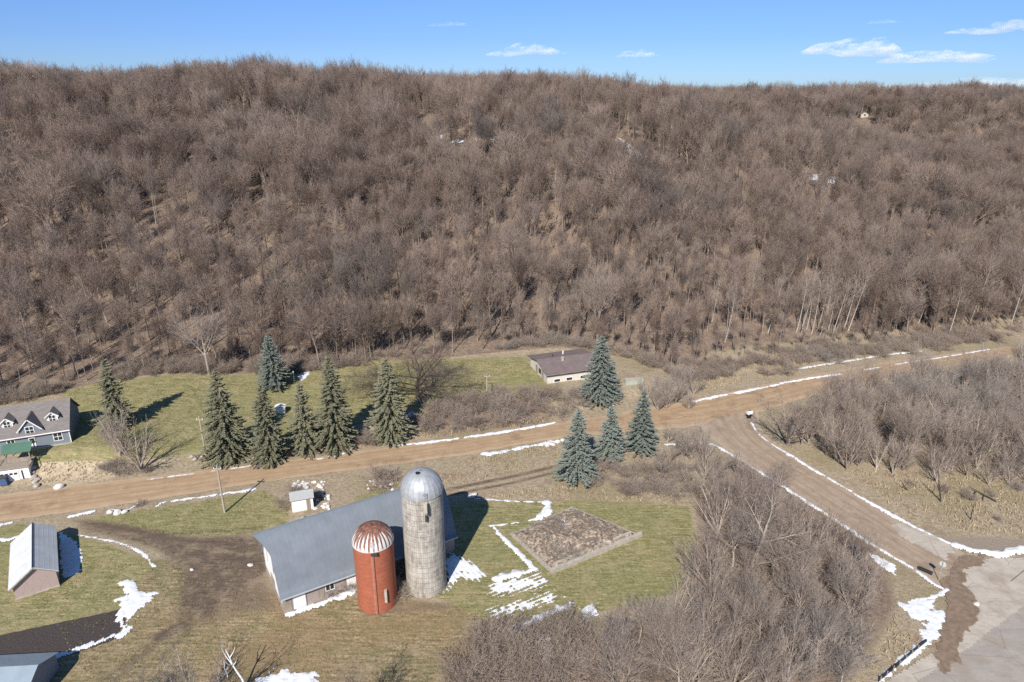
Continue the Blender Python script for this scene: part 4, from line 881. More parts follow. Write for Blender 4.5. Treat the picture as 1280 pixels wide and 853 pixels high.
# --- silos
def silo(x, y, Rr, zb, zt, label, wall, dome, parts):
    s = empty('silo', (x, y, -.1)); tag(s, label, 'silo')
    n = 64; mb = MB(); P = []
    V = []; fq = []; uv = []
    for j, z in enumerate(np.linspace(0, zb, 9)):
        for k in range(n + 1): w_ = 2 * math.pi * k / n; V.append((Rr * math.cos(w_), Rr * math.sin(w_), z)); uv.append((w_ * Rr, z))
    for j in range(8):
        for k in range(n): a = j * (n + 1) + k; fq.append((a, a + 1, a + n + 2, a + n + 1))
    link('wall', mesh_np('wall', V, [fq], wall, True, uv=uv), s)
    V = []; fq = []; uv = []; m = 14; N2 = 96
    for j in range(m + 1):
        f = j / m; el = f * math.pi / 2 * .985
        for k in range(N2 + 1):
            w_ = 2 * math.pi * k / N2; rb = 1 + (.012 if (k % 4 == 0) else 0) * math.cos(el)
            rr = (Rr + .06) * math.cos(el) ** .92 * rb; V.append((rr * math.cos(w_), rr * math.sin(w_), zb + (zt - zb) * math.sin(el))); uv.append((k / N2, f))
    for j in range(m):
        for k in range(N2): a = j * (N2 + 1) + k; fq.append((a, a + 1, a + N2 + 2, a + N2 + 1))
    dm = link('dome', mesh_np('dome', V, [fq], dome, True, uv=uv), s)
    MB().tube([(Rr * .985 * 1.03 * math.cos(k * math.pi / 24), Rr * 1.015 * math.sin(k * math.pi / 24), zb) for k in range(49)], .06, 6).build('rim', dome, dm, True)
    return s, dm
def stave_mat(name, a, b_, mort, stain):
    t, b = brickm(name, a, b_, mort, 1, .76, .27, rot=R(90), msz=.018); n = t.noise(2.2, 5, .7, sc3=(1.2, 1.2, .18)); n2 = t.noise(1.3, 5, .7); n3 = t.noise(.5, 3, .6)
    c = t.mix(t.mr(n, .46, .6, 0, .75), b.outputs[0], stain); c = t.mix(t.mr(n2, .52, .66, 0, .6), c, tuple(v * .62 for v in stain)); c = t.mix(t.mr(n3, .45, .7, 0, .4), c, tuple(min(1, v * 1.35) for v in a))
    sp_ = t.n('ShaderNodeSeparateXYZ'); t.l(t.uv(), sp_.inputs[0]); hoop = t.math('FRACT', t.math('MULTIPLY', sp_.outputs[1], 1 / .76)); c = t.mix(t.mr(hoop, .05, .13, .6, 0), c, (.16, .13, .11)); t.bump(b.outputs['Fac'], -.4, .03); return t.out(c, .95)
t = NT('galvanised_dome'); uvn = t.uv(); sx = t.n('ShaderNodeSeparateXYZ'); t.l(uvn, sx.inputs[0]); sa = t.math('FRACT', t.math('MULTIPLY', sx.outputs[0], 24)); seam = t.mr(t.math('ABSOLUTE', t.math('SUBTRACT', sa, .5)), .4, .5)
c = t.mix(t.mr(t.noise(1.5, 4), .35, .65), (.34, .35, .36), (.47, .48, .49)); c = t.mix(t.math('MULTIPLY', seam, .5), c, (.2, .2, .21)); t.b.inputs['Metallic'].default_value = .35; t.bump(seam, .4, .03); M['dome_grey'] = t.out(c, .5)
t = NT('rusted_dome'); uvn = t.uv(); sx = t.n('ShaderNodeSeparateXYZ'); t.l(uvn, sx.inputs[0]); ns = t.noise(1., 3, .6, vec=uvn, sc3=(60, 1.2, 1)); sa = t.math('FRACT', t.math('MULTIPLY', sx.outputs[0], 28)); seam = t.mr(t.math('ABSOLUTE', t.math('SUBTRACT', sa, .5)), .22, .34)
edge = t.math('ADD', t.math('ADD', sx.outputs[1], t.math('MULTIPLY', t.math('SUBTRACT', ns, .5), 1.5)), t.math('MULTIPLY', seam, .42)); rust = t.mr(edge, .38, .5)
rc = t.ramp(t.noise(2.5, 4, .7), [(.36, (.12, .058, .045)), (.5, (.2, .092, .066)), (.64, (.3, .16, .12))]); c = t.mix(rust, (.62, .6, .57), rc); t.bump(seam, .4, .03); M['dome_rust'] = t.out(c, .7)
M['stave_grey'] = stave_mat('concrete_staves', (.47, .435, .38), (.37, .34, .295), (.2, .178, .155), (.23, .2, .17))
t, b = brickm('orange_tile', (.42, .112, .056), (.33, .085, .042), (.27, .12, .08), 1, .42, .2, msz=.025); n = t.noise(1.6, 5, .7, sc3=(1.5, 1.5, .3)); n2 = t.noise(.6, 3)
c = t.mix(t.mr(n, .5, .72, 0, .6), b.outputs[0], (.27, .1, .06)); c = t.mix(t.mr(n2, .5, .7, 0, .5), c, (.46, .15, .08))
sp_ = t.n('ShaderNodeSeparateXYZ'); t.l(t.uv(), sp_.inputs[0]); hoop = t.math('FRACT', t.math('MULTIPLY', sp_.outputs[1], 1 / .6)); c = t.mix(t.mr(hoop, .06, .2, .6, 0), c, (.2, .09, .06)); t.bump(b.outputs['Fac'], -.4, .03); M['tile_red'] = t.out(c, .8)
gs, gd = silo(-11.0, 71.7, 2.55, 14.3, 17.0, 'tall grey concrete silo with shiny galvanised dome', M['stave_grey'], M['dome_grey'], 0)
MB().tube([(-.25, -.5, 16.72), (-.25, -.5, 16.95), (-.25, -.5, 17.0)], [.3, .34, .1], 10).build('vent', M['black'], gd)
MB().box(.55, 1.0, -2.6, -2.2, 12.6, 14.2).build('hatch', M['concrete'], gs); MB().box(.65, .9, -2.85, -2.5, 11.6, 12.3).box(.95, 1.1, -2.9, -2.5, 12.5, 14.0).build('bracket', M['dark_metal'], gs)
MB().prism([(.5, -2.5), (1.0, -2.5), (1.0, -1.5), (.5, -1.5)], 14.5, 15.2, 'z').build('dormer_hatch', M['dome_grey'], gd)
rs_, rd = silo(-16.75, 68.75, 2.4, 9.1, 11.3, 'short red-orange tile silo with rusty white-streaked dome', M['tile_red'], M['dome_rust'], 0)
MB().tube([(.35, -2.36, .2), (.35, -2.36, 9.0)], .22, 8).build('chute', plain('chute', (.36, .15, .1), .2, 2, .7), rs_)
MB().prism([(.15, -2.35), (.6, -2.35), (.6, -.9), (.15, -.9)], 9.3, 10.3, 'z').build('dormer_hatch', M['dome_rust'], rd)
MB().box(1.35, 1.65, -2.15, -1.85, 1.6, 3.4).build('hatch', M['concrete'], rs_)
MB().box(.25, 1.0, -2.65, -2.3, 8.75, 9.1).build('bracket', M['dark_metal'], rs_)
def window(par, x0, x1, y, z0, z1, mull=True, face='y-', d=.06):
    """framed window on a wall facing -y (local)"""
    f = .1; o = MB().box(x0 - f, x1 + f, y - d, y, z0 - f, z0).box(x0 - f, x1 + f, y - d, y, z1, z1 + f).box(x0 - f, x0, y - d, y, z0, z1).box(x1, x1 + f, y - d, y, z0, z1)
    if mull: xm = (x0 + x1) / 2; zm = (z0 + z1) / 2; o.box(xm - .04, xm + .04, y - d + .01, y, z0, z1).box(x0, xm - .04, y - d + .01, y, zm - .04, zm + .04).box(xm + .04, x1, y - d + .01, y, zm - .04, zm + .04)
    w_ = o.build('window', M['white'], par); MB().box(x0, x1, y - d * .4, y - .002, z0, z1).build('pane', M['glass'], w_); return w_
# --- blue-grey house with dormers
hx0, hy0 = -75.9, 104.2; hz0 = H1(hx0, hy0)
hs_ = empty('house', (hx0, hy0, hz0 - .1), math.atan2(.377, .926)); tag(hs_, 'blue-grey house with white-trimmed dormers on a grey shingle roof', 'house')
M['blue_siding'] = siding('blue_siding', (.2, .225, .255), .16, 'Z', .1); M['shingle'] = None
t, b = brickm('grey_shingle', (.23, .205, .19), (.185, .165, .155), (.13, .115, .11), 1, .6, .22, uv=False); t.out(b.outputs[0], .9); M['shingle'] = t.mat
HL, HD, HE, HRz = 11.0, 9.4, 2.7, 6.2
MB().prism([(0, -.6), (HD, -.6), (HD, HE), (HD / 2, HRz), (0, HE)], -HL, 0).build('wall', M['blue_siding'], hs_)
rf = MB().slab((-.35, HE - .2), (HD / 2, HRz + .03), -HL - .3, .3, .16).slab((HD + .35, HE - .2), (HD / 2, HRz + .03), -HL - .3, .3, .16).build('roof', M['shingle'], hs_)
MB().box(-HL - .3, .3, -.45, -.36, HE - .3, HE - .1).build('gutter', M['white'], rf)
MB().box(-.02, .1, -.1, .02, -.2, HE - .2).build('corner_trim', M['white'], hs_)
window(hs_, -2.3, -1.1, -.003, .8, 2.15); window(hs_, -8.9, -7.9, -.003, .9, 2.1)
dr = MB().box(-5.9, -5.0, -.08, -.003, 0, 2.1).build('door', M['white'], hs_); MB().box(-5.8, -5.1, -.1, -.081, 1.0, 1.9).build('pane', M['glass'], dr)
def dormer(xc, hw, y0, z0, zc, zr, wall):
    d_ = MB().prism([(xc - hw, z0), (xc + hw, z0), (xc + hw, zc), (xc, zr), (xc - hw, zc)], y0, y0 + 3.6, 'y').build('dormer', wall, hs_)
    o = hw + .22; sl_ = (zr - zc) / hw
    MB().slab((xc - o, zc - .22 * sl_), (xc, zr), y0 - .25, y0 + 3.9, .1, 'y').slab((xc + o, zc - .22 * sl_), (xc, zr), y0 - .25, y0 + 3.9, .1, 'y').build('dormer_roof', M['shingle'], d_)
    MB().slab((xc - o, zc - .22 * sl_ - .14), (xc, zr - .14), y0 - .3, y0 - .2, .15, 'y').slab((xc + o, zc - .22 * sl_ - .14), (xc, zr - .14), y0 - .3, y0 - .2, .15, 'y').build('trim', M['white'], d_)
    return d_
dormer(-5.4, 1.55, -.02, HE - .3, HE + 1.0, HE + 2.75, M['blue_siding']); window(hs_, -5.95, -4.85, -.023, HE + .1, HE + 1.3)
for xc in (-2.2, -8.7):
    dormer(xc, .8, 1.4, 3.4, 4.95, 5.6, M['white']); window(hs_, xc - .45, xc + .45, 1.397, 3.75, 4.9)
MB().box(-5.0, .0, -.55, -.02, -.6, .1).build('foundation_ledge', M['concrete'], hs_)
# --- garage in the bank and gazebo on it
ga = empty('garage', (-78.4, 96.6, 0), math.atan2(.3, .95)); tag(ga, 'white flat-topped garage set into the bank below the blue house', 'garage')
MB().box(-4.6, 0, 0, 5.2, 0, 2.55).build('wall', M['white'], ga); MB().box(-4.8, .2, -.2, 5.3, 2.56, 2.75).build('deck', M['wood'], ga)
gd_ = MB().box(-4.2, -1.5, -.07, -.003, .05, 2.15).build('garage_door', M['white'], ga)
for k in range(4): MB().box(-4.05 + k * .64, -3.6 + k * .64, -.1, -.071, 1.5, 1.85).build('pane', M['glass'], gd_)
MB().box(-1.1, -.9, -.05, -.003, .05, 2.1).build('door_gap', M['glass'], ga)
for xx in (-4.7, .1):
    MB().box(xx - .04, xx + .04, -.15, 5.2, 3.4, 3.48).box(xx - .04, xx + .04, -.15, -.07, 2.75, 3.4).box(xx - .04, xx + .04, 2.5, 2.58, 2.75, 3.4).build('railing', M['wood'], ga)
gz = empty('gazebo', (-80.9, 98.9, 2.75), math.atan2(.3, .95)); tag(gz, 'open gazebo with green gabled roof in front of the blue house', 'gazebo')
M['green_roof'] = metal_roof('green_roof', (.075, .155, .105), .4)
for ax_, ay_ in ((-1.7, -1.3), (1.7, -1.3), (-1.7, 1.3), (1.7, 1.3)): MB().box(ax_ - .07, ax_ + .07, ay_ - .07, ay_ + .07, 0, 2.0).build('post', M['wood'], gz)
MB().slab((-1.65, 1.85), (0, 2.9), -2.1, 2.1, .07).slab((1.65, 1.85), (0, 2.9), -2.1, 2.1, .07).build('roof', M['green_roof'], gz)
MB().box(-1.75, 1.75, -1.36, -1.24, .7, .8).box(-1.75, 1.75, -1.34, -1.26, 0.05, .7).build('railing', M['wood'], gz)
# --- grey open shed on the left
sh = empty('shed', (-60.1, 70.15, 0), math.atan2(.886, .464) - R(90) + R(90) - R(62.3) + math.atan2(.836, -.55) - R(90) + R(0)); sh.rotation_euler = (0, 0, math.atan2(.836, -.55) - R(90))
tag(sh, 'weathered grey shed with pale metal roof and pinkish board gable', 'shed')
M['pink_board'] = siding('pinkish_boards', (.43, .33, .3), .2, 'Z', .3); M['pale_roof'] = metal_roof('pale_roof', (.6, .61, .6), .5, (.34, .32, .3)); SL_ = 10.6
M['slate_roof'] = metal_roof('slate_roof', (.31, .34, .37), .5)
MB().prism([(-2.35, -.1), (2.3, -.1), (2.3, 2.55), (.15, 3.85), (-2.35, 2.0)], 0, SL_, 'y').build('wall', M['pink_board'], sh)
rf = MB().slab((-2.75, 1.75), (.15, 3.9), -.3, SL_ + .3, .09, 'y').slab((2.6, 2.4), (.15, 3.9), -.3, SL_ + .3, .09, 'y').build('roof', M['pale_roof'], sh)
MB().box(-2.4, 2.35, -.12, -.02, -.05, .18).build('sill_board', M['concrete'], sh)
MB().slab((-2.75, 1.62), (.15, 3.77), -.36, -.28, .12, 'y').slab((2.6, 2.27), (.15, 3.77), -.36, -.28, .12, 'y').build('trim', M['wood'], rf)
MB().tube([(.15, -.3, 4.02), (.15, SL_ + .3, 4.02)], .07, 6).build('ridge_cap', M['dark_metal'], rf)
# --- metal-roofed building cut by the corner
cb = empty('outbuilding', (-49.8, 55.2, 0), R(4)); tag(cb, 'blue-grey metal-roofed outbuilding cut off by the bottom left corner', 'outbuilding')
MB().prism([(-3, -.1), (3, -.1), (3, 1.9), (0, 3.3), (-3, 1.9)], -9, 0).build('wall', M['blue_siding'], cb)
MB().slab((-3.3, 1.8), (0, 3.35), -9.2, .2, .08).slab((3.3, 1.8), (0, 3.35), -9.2, .2, .08).build('roof', metal_roof('blue_metal', (.27, .33, .38), .35), cb)
# --- low brown-roofed house
h2x, h2y = 7.4, 131.6; h2z = H1(h2x, h2y)
h2 = empty('house', (h2x, h2y, h2z - .3), math.atan2(.32, .946)); tag(h2, 'small white house with low brown roof beside the largest blue spruce', 'house')
t, b = brickm('brown_shingle', (.205, .16, .15), (.165, .125, .12), (.12, .09, .09), 1, .6, .25, uv=False); n = t.noise(.6, 4); t.out(t.mix(t.mr(n, .4, .7, 0, .4), b.outputs[0], (.24, .19, .18)), .9); M['brown_roof'] = t.mat
M['cream'] = siding('cream_siding', (.64, .6, .53), .3, 'X', .3); L2, D2 = 12, 10.2
MB().prism([(0, -.5), (D2, -.5), (D2, 2.7), (D2 / 2, 3.75), (0, 2.7)], 0, L2).build('wall', M['cream'], h2)
rf = MB().slab((-.7, 2.6), (D2 / 2, 3.8), -.6, L2 + .6, .16).slab((D2 + .7, 2.6), (D2 / 2, 3.8), -.6, L2 + .6, .16).build('roof', M['brown_roof'], h2)
MB().box(4.6, 5.1, 3.3, 3.8, 3.2, 4.5).build('chimney', M['concrete'], rf); MB().tube([(3.6, 6.2, 3.4), (3.6, 6.2, 4.3)], .12, 8).build('vent_pipe', M['dark_metal'], rf); MB().tube([(6.6, 7.4, 3.2), (6.6, 7.4, 4.3)], .14, 8).build('vent_pipe', M['white'], rf)
MB().box(-.6, L2 + .6, -.76, -.7, 2.48, 2.62).build('trim', M['wood'], rf)
for x0 in (1.6, 4.4, 7.6): window(h2, x0, x0 + 1.3, -.003, .5, 1.1, False); window(h2, x0 + .1, x0 + 1.2, -.003, 2.0, 2.45, False)
for y0 in (2.0, 5.6):
    dr = MB().box(-.07, -.003, y0, y0 + 1.1, .3, 2.3).build('door', M['wood'], h2)
MB().box(-.05, -.003, 3.6, 5.0, 1.0, 2.1).build('pane', M['glass'], h2)
# --- white shed near the road, and the hilltop house
ws = empty('shed', (-33.1, 87.6, -.05), math.atan2(.32, .95)); tag(ws, 'tiny white shed with grey roof between the barn and the road', 'shed')
MB().prism([(0, 0), (2.4, 0), (2.4, 2.15), (1.2, 2.75), (0, 2.15)], 0, 3.1).build('wall', M['white'], ws)
MB().slab((-.2, 2.05), (1.2, 2.78), -.2, 3.3, .08).slab((2.6, 2.05), (1.2, 2.78), -.2, 3.3, .08).build('roof', plain('grey_shingles', (.36, .36, .36), .15, 4), ws)
MB().box(2.1, 2.7, -.05, -.003, .1, 1.9).build('door', M['wood'], ws); MB().tube([(2.3, -.05, 0), (2.3, -.05, 2.1)], .05, 6).build('corner_trim', M['grey_trim'], ws)
hx, hy = G(1080, 147); hz_ = H1(hx, hy)
hh_ = empty('house', (hx, hy, hz_), R(-15)); tag(hh_, 'tiny pale house among trees high on the far right ridge', 'house')
MB().prism([(-2.2, -1), (2.2, -1), (2.2, 2), (0, 3.4), (-2.2, 2)], -1, 6, 'y').build('wall', plain('tan_wall', (.5, .42, .34), .1), hh_); MB().slab((-2.6, 1.75), (0, 3.5), -1.4, 6.4, .15, 'y').slab((2.6, 1.75), (0, 3.5), -1.4, 6.4, .15, 'y').build('roof', M['shingle'], hh_); window(hh_, -.6, .6, -1.003, 1.0, 2.0, False)
# --- ruined foundation
fn = [U(690, 718), U(803, 671), (9.2, 89.0), U(638, 669)]
fo = empty('foundation', (fn[0][0], fn[0][1], 0)); tag(fo, 'ruined low concrete foundation filled with rubble on the green lawn', 'ruin')
def wallseg(a, b, th, z0, z1, name, inset=0.0, mat=None):
    a = np.array(a) - fn[0]; b = np.array(b) - fn[0]; d_ = (b - a); L = np.hypot(*d_); d_ /= L; nn = np.array((-d_[1], d_[0])); a = a + nn * inset + d_ * inset; b = b + nn * inset - d_ * inset
    m_ = MB(); k = max(2, int(L / 1.2)); P = [a + (b - a) * i / k for i in range(k + 1)]
    V = []; 
    for i, p in enumerate(P):
        zt = z1 + .1 * (random.random() - .5)
        V += [(*p, z0), (*(p + nn * th), z0), (*(p + nn * th), zt), (*p, zt)]
    F_ = [(0, 3, 2, 1)] + [(4 * i + j, 4 * i + (j + 1) % 4, 4 * i + 4 + (j + 1) % 4, 4 * i + 4 + j) for i in range(k) for j in range(4)] + [(4 * k, 4 * k + 1, 4 * k + 2, 4 * k + 3)]
    m_.add(V, F_); return m_.build(name, mat or M['concrete'], fo)
wallseg(fn[0], fn[1], .5, -.2, .55, 'wall'); wallseg(fn[3], fn[0], .4, -.2, .35, 'wall', 0, M['stone']); wallseg(fn[2], fn[3], .3, -.2, .14, 'wall', 0, M['stone']); wallseg(fn[1], fn[2], .3, -.2, .12, 'wall', 0, M['stone'])
wallseg(fn[0], fn[1], .25, -.2, .5, 'inner_ledge', 1.1)
FI = [(fn[i][0], fn[i][1]) for i in range(4)]
gx_ = np.arange(-1, 20, .22) + fn[0][0] - 6; gy_ = np.arange(-1, 18, .22) + fn[0][1]
Af, Bf = np.meshgrid(gx_, gy_); s_ = sdf(FI, Af, Bf); kk = (s_[:-1, :-1] > .15) & (s_[1:, 1:] > .15); zz = .1 + 1.1 * np.clip(s_ / 3, 0, 1) * fbm(Af * .45, Bf * .45, 12) + 1.2 * np.clip(s_ / 1.5, .15, 1) * np.maximum(0, fbm(Af * 1.3, Bf * 1.3, 13) - .45)
ii = np.arange(Af.size).reshape(Af.shape); q = np.stack([ii[:-1, :-1][kk], ii[:-1, 1:][kk], ii[1:, 1:][kk], ii[1:, :-1][kk]], 1)
t = NT('rubble_floor'); n = t.noise(2.2, 5, .75); t.bump(n, .8, .2); M['rubble'] = t.out(t.ramp(n, [(.36, (.1, .07, .052)), (.46, (.22, .165, .122)), (.54, (.34, .275, .21)), (.62, (.47, .4, .32))]), .95)
tag(link('rubble_floor', mesh_np('rubble_floor', np.stack([Af.ravel() - fn[0][0], Bf.ravel() - fn[0][1], zz.ravel()], 1), [q], M['rubble']), fo))
# stones
STONE = []
for k in range(5):
    import bmesh
    bm = bmesh.new(); bmesh.ops.create_icosphere(bm, subdivisions=2, radius=.5); q_ = random.Random(k)
    sxx = (q_.uniform(.8, 1.3), q_.uniform(.7, 1.1), q_.uniform(.5, .8))
    for v in bm.verts:
        c = v.co; nse = .75 + .5 * float(fbm(c.x * 2 + k * 7, c.y * 2 + c.z * 3, k, 3)); v.co = (c.x * nse * sxx[0], c.y * nse * sxx[1], c.z * nse * sxx[2])
    ms = []
    for mt in ('stone', 'pale_stone'):
        me = bpy.data.meshes.new('boulder'); bm.to_mesh(me); me.materials.append(M[mt]); ms.append(me)
    bm.free(); STONE.append(ms)
def stone(x, y, s, label, group, pale=0, z=None, cat='stone'):
    o = link('boulder', STONE[rnd.randint(0, 4)][pale]); o.location = (x, y, (H1(x, y) if z is None else z) + s * .15); o.rotation_euler = (rnd.uniform(-.3, .3), rnd.uniform(-.3, .3), rnd.uniform(0, 6)); o.scale = (s, s, s); return tag(o, label, cat, group)
for px_, py_ in [(rnd.uniform(352, 410), rnd.uniform(601, 611)) for _ in range(26)] + [(rnd.uniform(394, 412), rnd.uniform(608, 640)) for _ in range(26)]:
    stone(*G(px_, py_), rnd.uniform(.25, .8), 'pale stone in the rubble heap around the tiny white shed', 'stones around the white shed', 1)
for _ in range(26): stone(*G(rnd.gauss(476, 10), rnd.gauss(604, 4)), rnd.uniform(.3, .85), 'pale stone in the pile by the road behind the barn', 'stones of the roadside pile', 1)
for _ in range(30):
    a = rnd.random(); x, y = np.array(fn[0]) + (np.array(fn[1]) - fn[0]) * rnd.uniform(.1, .75) + (np.array(fn[3]) - fn[0]) * rnd.uniform(.2, .85); stone(float(x), float(y), rnd.uniform(.25, .8), 'broken stone lying inside the foundation ruin', 'stones in the foundation', 0, .45)
for px_, py_ in [(240, 572), (247, 571), (253, 572), (244, 575), (251, 575)]: stone(*G(px_, py_), rnd.uniform(.9, 1.3), 'grey boulder in the small heap left of the rear power pole', 'boulders by the rear pole')
for px_, py_ in [(41, 586), (42, 591), (43, 597), (44, 603), (46, 608), (40, 600), (47, 600)]: stone(*G(px_, py_), rnd.uniform(.7, 1.1), 'grey boulder of the retaining edge right of the garage', 'boulders by the garage')
for px_, py_ in [(690, 556), (697, 553), (684, 558), (703, 551)]: stone(*G(px_, py_), rnd.uniform(.7, 1.2), 'pale stone at the roadside by the nearest blue spruce', 'stones by the nearest spruce', 1)
stone(*G(765, 508), 1.1, 'single white boulder at the foot of the largest blue spruce', None, 1); stone(*G(74, 610), 1.4, 'single white lump on the road edge below the straw bank', None, 1); stone(*G(1220, 756), .7, 'tan rock on the concrete at the mud edge', None, 1)
for k, (px_, py_) in enumerate([(138, 641), (147, 642), (156, 641)]): stone(*G(px_, py_), rnd.uniform(.9, 1.2), 'white lump in the roadside row by the farm entrance', 'white lumps by the entrance', 1)
stone(*G(590, 621), 1.3, 'white lump on the lawn in the shadow of the tall silo', None, 1); stone(*G(240, 713), .6, 'small white lump on the muddy yard nearest the barn gable', None, 1); stone(*G(313, 707), .6, 'small white lump beside the barn gable', None, 1)
# --- power poles
for b_, h, lb in (((281, 641), 8.2, 'tall grey power pole on the near side of the dirt road casting a long shadow'), ((258, 573), 8.0, 'grey power pole standing at the meadow edge left of the spruces'), ((609, 503), 6.2, 'pale power pole in the thicket left of the brown-roofed house')):
    x, y = G(*b_); z = H1(x, y); e = empty('power_pole', (x, y, z)); tag(e, lb, 'pole', 'wooden power poles')
    MB().tube([(0, 0, -.3), (0, 0, h)], [.17, .11], 10).build('post', M['pole_wood'], e)
    MB().box(-.6, .6, -.06, .06, h - .7, h - .55).build('crossarm', M['pole_wood'], e)
    for xx in (-.5, .5): MB().tube([(xx, 0, h - .55), (xx, 0, h - .35)], .05, 6).build('insulator', M['white'], e)
# --- small things
def thing(name, px, label, cat, rz=0, z=None):
    x, y = G(*px); e = empty(name, (x, y, H1(x, y) if z is None else z), rz); return tag(e, label, cat)
e = thing('utility_box', (351, 516), 'small white box on the meadow behind the olive spruces', 'box', .2); MB().box(-.9, .9, -.7, .7, 0, 1.3).build('body', M['white'], e, bevel=.05); MB().slab((-1, 1.28), (0, 1.55), -.85, .85, .06, 'y').slab((1, 1.28), (0, 1.55), -.85, .85, .06, 'y').build('lid', M['white'], e)
e = thing('marker_post', (368, 478), 'thin white post beside the small blue spruce', 'post'); MB().tube([(0, 0, 0), (0, 0, 2.3)], .06, 8).build('post', M['white'], e); MB().box(-.12, .12, -.05, .05, 2.3, 2.5).build('cap', M['white'], e)
e = thing('mailbox', (936, 524), 'pale-topped mailbox on a dark post at the road junction', 'mailbox', .4); MB().box(-.06, .06, -.06, .06, 0, 1.1).build('post', M['wood'], e)
bx_ = MB().prism([(-.28, 0)] + [(.28 * math.cos(a), .3 + .28 * math.sin(a)) for a in np.linspace(0, math.pi, 9)] + [(-.28, 0.05)], -.6, .6).build('box', M['white'], e); bx_.location = (0, 0, 1.1); MB().box(.1, .5, .29, .32, .2, .6).build('flag', M['dark_metal'], bx_)
MB().box(-.35, .35, -.2, .2, .35, .75).build('newspaper_tube', M['black'], e)
e = thing('street_sign', (1173, 726), 'grey back of a street sign on a steel post by the side road mouth', 'sign', R(-50)); MB().tube([(0, 0, -.2), (0, 0, 3.0)], .05, 8).build('post', M['grey_trim'], e)
o8 = [(.42 * math.cos(a), 2.55 + .42 * math.sin(a)) for a in np.arange(8) * math.pi / 4 + math.pi / 8]; MB().prism(o8, .055, .08, 'y').build('plate', plain('sign_back', (.5, .5, .49), .08, 3, .5), e)
e = thing('culvert_pipe', (1156, 715), 'short black culvert pipe at the snow bank left of the street sign', 'pipe', R(-45)); MB().tube([(-.8, 0, .2), (.8, 0, .2)], .26, 14).build('pipe', M['black'], e); MB().tube([(.8, 0, .2), (.86, 0, .2)], .3, 14).build('rim', M['dark_metal'], e)
e = thing('concrete_block', (792, 480), 'pale green-grey block right of the largest blue spruce', 'block', .2); MB().box(-2.0, 2.0, -.6, .6, 0, 1.1).build('body', plain('green_grey', (.36, .39, .33), .15, 2), e, bevel=.06); MB().box(-2.05, 2.05, -.65, .65, 1.1, 1.2).build('lid', M['concrete'], e)
e = thing('trash_cart', (6, 606), 'blue wheeled trash cart in front of the white garage', 'trash cart', .3); MB().prism([(-.5, .1), (.5, .1), (.6, 1.4), (-.6, 1.4)], -.55, .55).build('bin', plain('blue_plastic', (.07, .11, .22), .1), e); MB().box(-.65, .65, -.65, .7, 1.4, 1.5).build('lid', M['dark_metal'], e)
for yy_ in (-.5, .5): MB().tube([(yy_ - .06, .5, .15), (yy_ + .06, .5, .15)], .16, 12).build('wheel', M['black'], e)
# silt fence at the paved road
x0, y0 = G(1098, 853); x1, y1 = G(1158, 803); e = empty('silt_fence', (x0, y0, H1(x0, y0))); tag(e, 'low black silt fence along snow beside the paved road', 'fence'); L = math.hypot(x1 - x0, y1 - y0); e.rotation_euler = (0, 0, math.atan2(y1 - y0, x1 - x0))
MB().box(0, L, -.03, .03, .05, .5).build('fabric', M['black'], e)
for k in range(int(L / 1.3)): MB().box(k * 1.3 + .2, k * 1.3 + .28, -.1, -.03, -.1, .75).build('stake', M['wood'], e)
# dead wood
def snag(px, topx, toppy, r, label, mat, br, name='dead_tree', rnd_=random.Random(3)):
    x, y = G(*px); z = H1(x, y); Hh = zpx(x, y, toppy) - z; zc = y * cp - (z - CAMH) * sp; lx = (topx - px[0]) * zc / F
    e = empty(name, (x, y, z)); tag(e, label, 'dead tree'); P = [(lx * f + .06 * math.sin(9 * f), .05 * math.sin(7 * f), Hh * f - .1) for f in np.linspace(0, 1, 6)]
    MB().tube(P, [r * (1 - .13 * i) for i in range(6)], 8).build('trunk', M[mat], e)
    for k in range(br):
        f = rnd_.uniform(.35, .9); p = np.array(P[int(f * 5)]); a = rnd_.uniform(0, 6.28); l = Hh * rnd_.uniform(.2, .4); MB().tube([p, p + [math.cos(a) * l * .4, math.sin(a) * l * .4, l * .5], p + [math.cos(a) * l * .6, math.sin(a) * l * .6, l]], [r * .45, r * .3, r * .12], 6).build('branch', M[mat], e)
snag((1176, 627), 1163, 588, .13, 'dark forked dead tree in the dry grass below the right thicket', 'bark_dark', 4); snag((1213, 650), 1212, 630, .1, 'short black stump with two prongs in the dry grass', 'bark_dark', 3); snag((1134, 613), 1123, 600, .1, 'short leaning dark stump at the edge of the dry grass', 'bark_dark', 2)
snag((307, 858), 290, 812, .13, 'bleached white dead branch at the bottom edge of the photo', 'white', 4); snag((284, 846), 283, 826, .09, 'small bleached dead branch left of the larger white one', 'white', 2)
x, y = G(1210, 612); x2, y2 = G(1245, 628); e = empty('fallen_log', (x, y, H1(x, y))); tag(e, 'dark fallen log lying in the dry grass at right', 'log'); MB().tube([(0, 0, .5), ((x2 - x) * .5, (y2 - y) * .5, .35), (x2 - x, y2 - y, .12)], [.06, .09, .12], 8).build('trunk', M['bark_dark'], e)
for k in (.3, .6): MB().tube([((x2 - x) * k, (y2 - y) * k, .4), ((x2 - x) * k - .7, (y2 - y) * k - .6, .3), ((x2 - x) * k - 1.1, (y2 - y) * k - 1.4, .05)], [.09, .07, .04], 6).build('branch', M['bark_dark'], e)
# roadside ditch trail sign of the farm: nothing more here

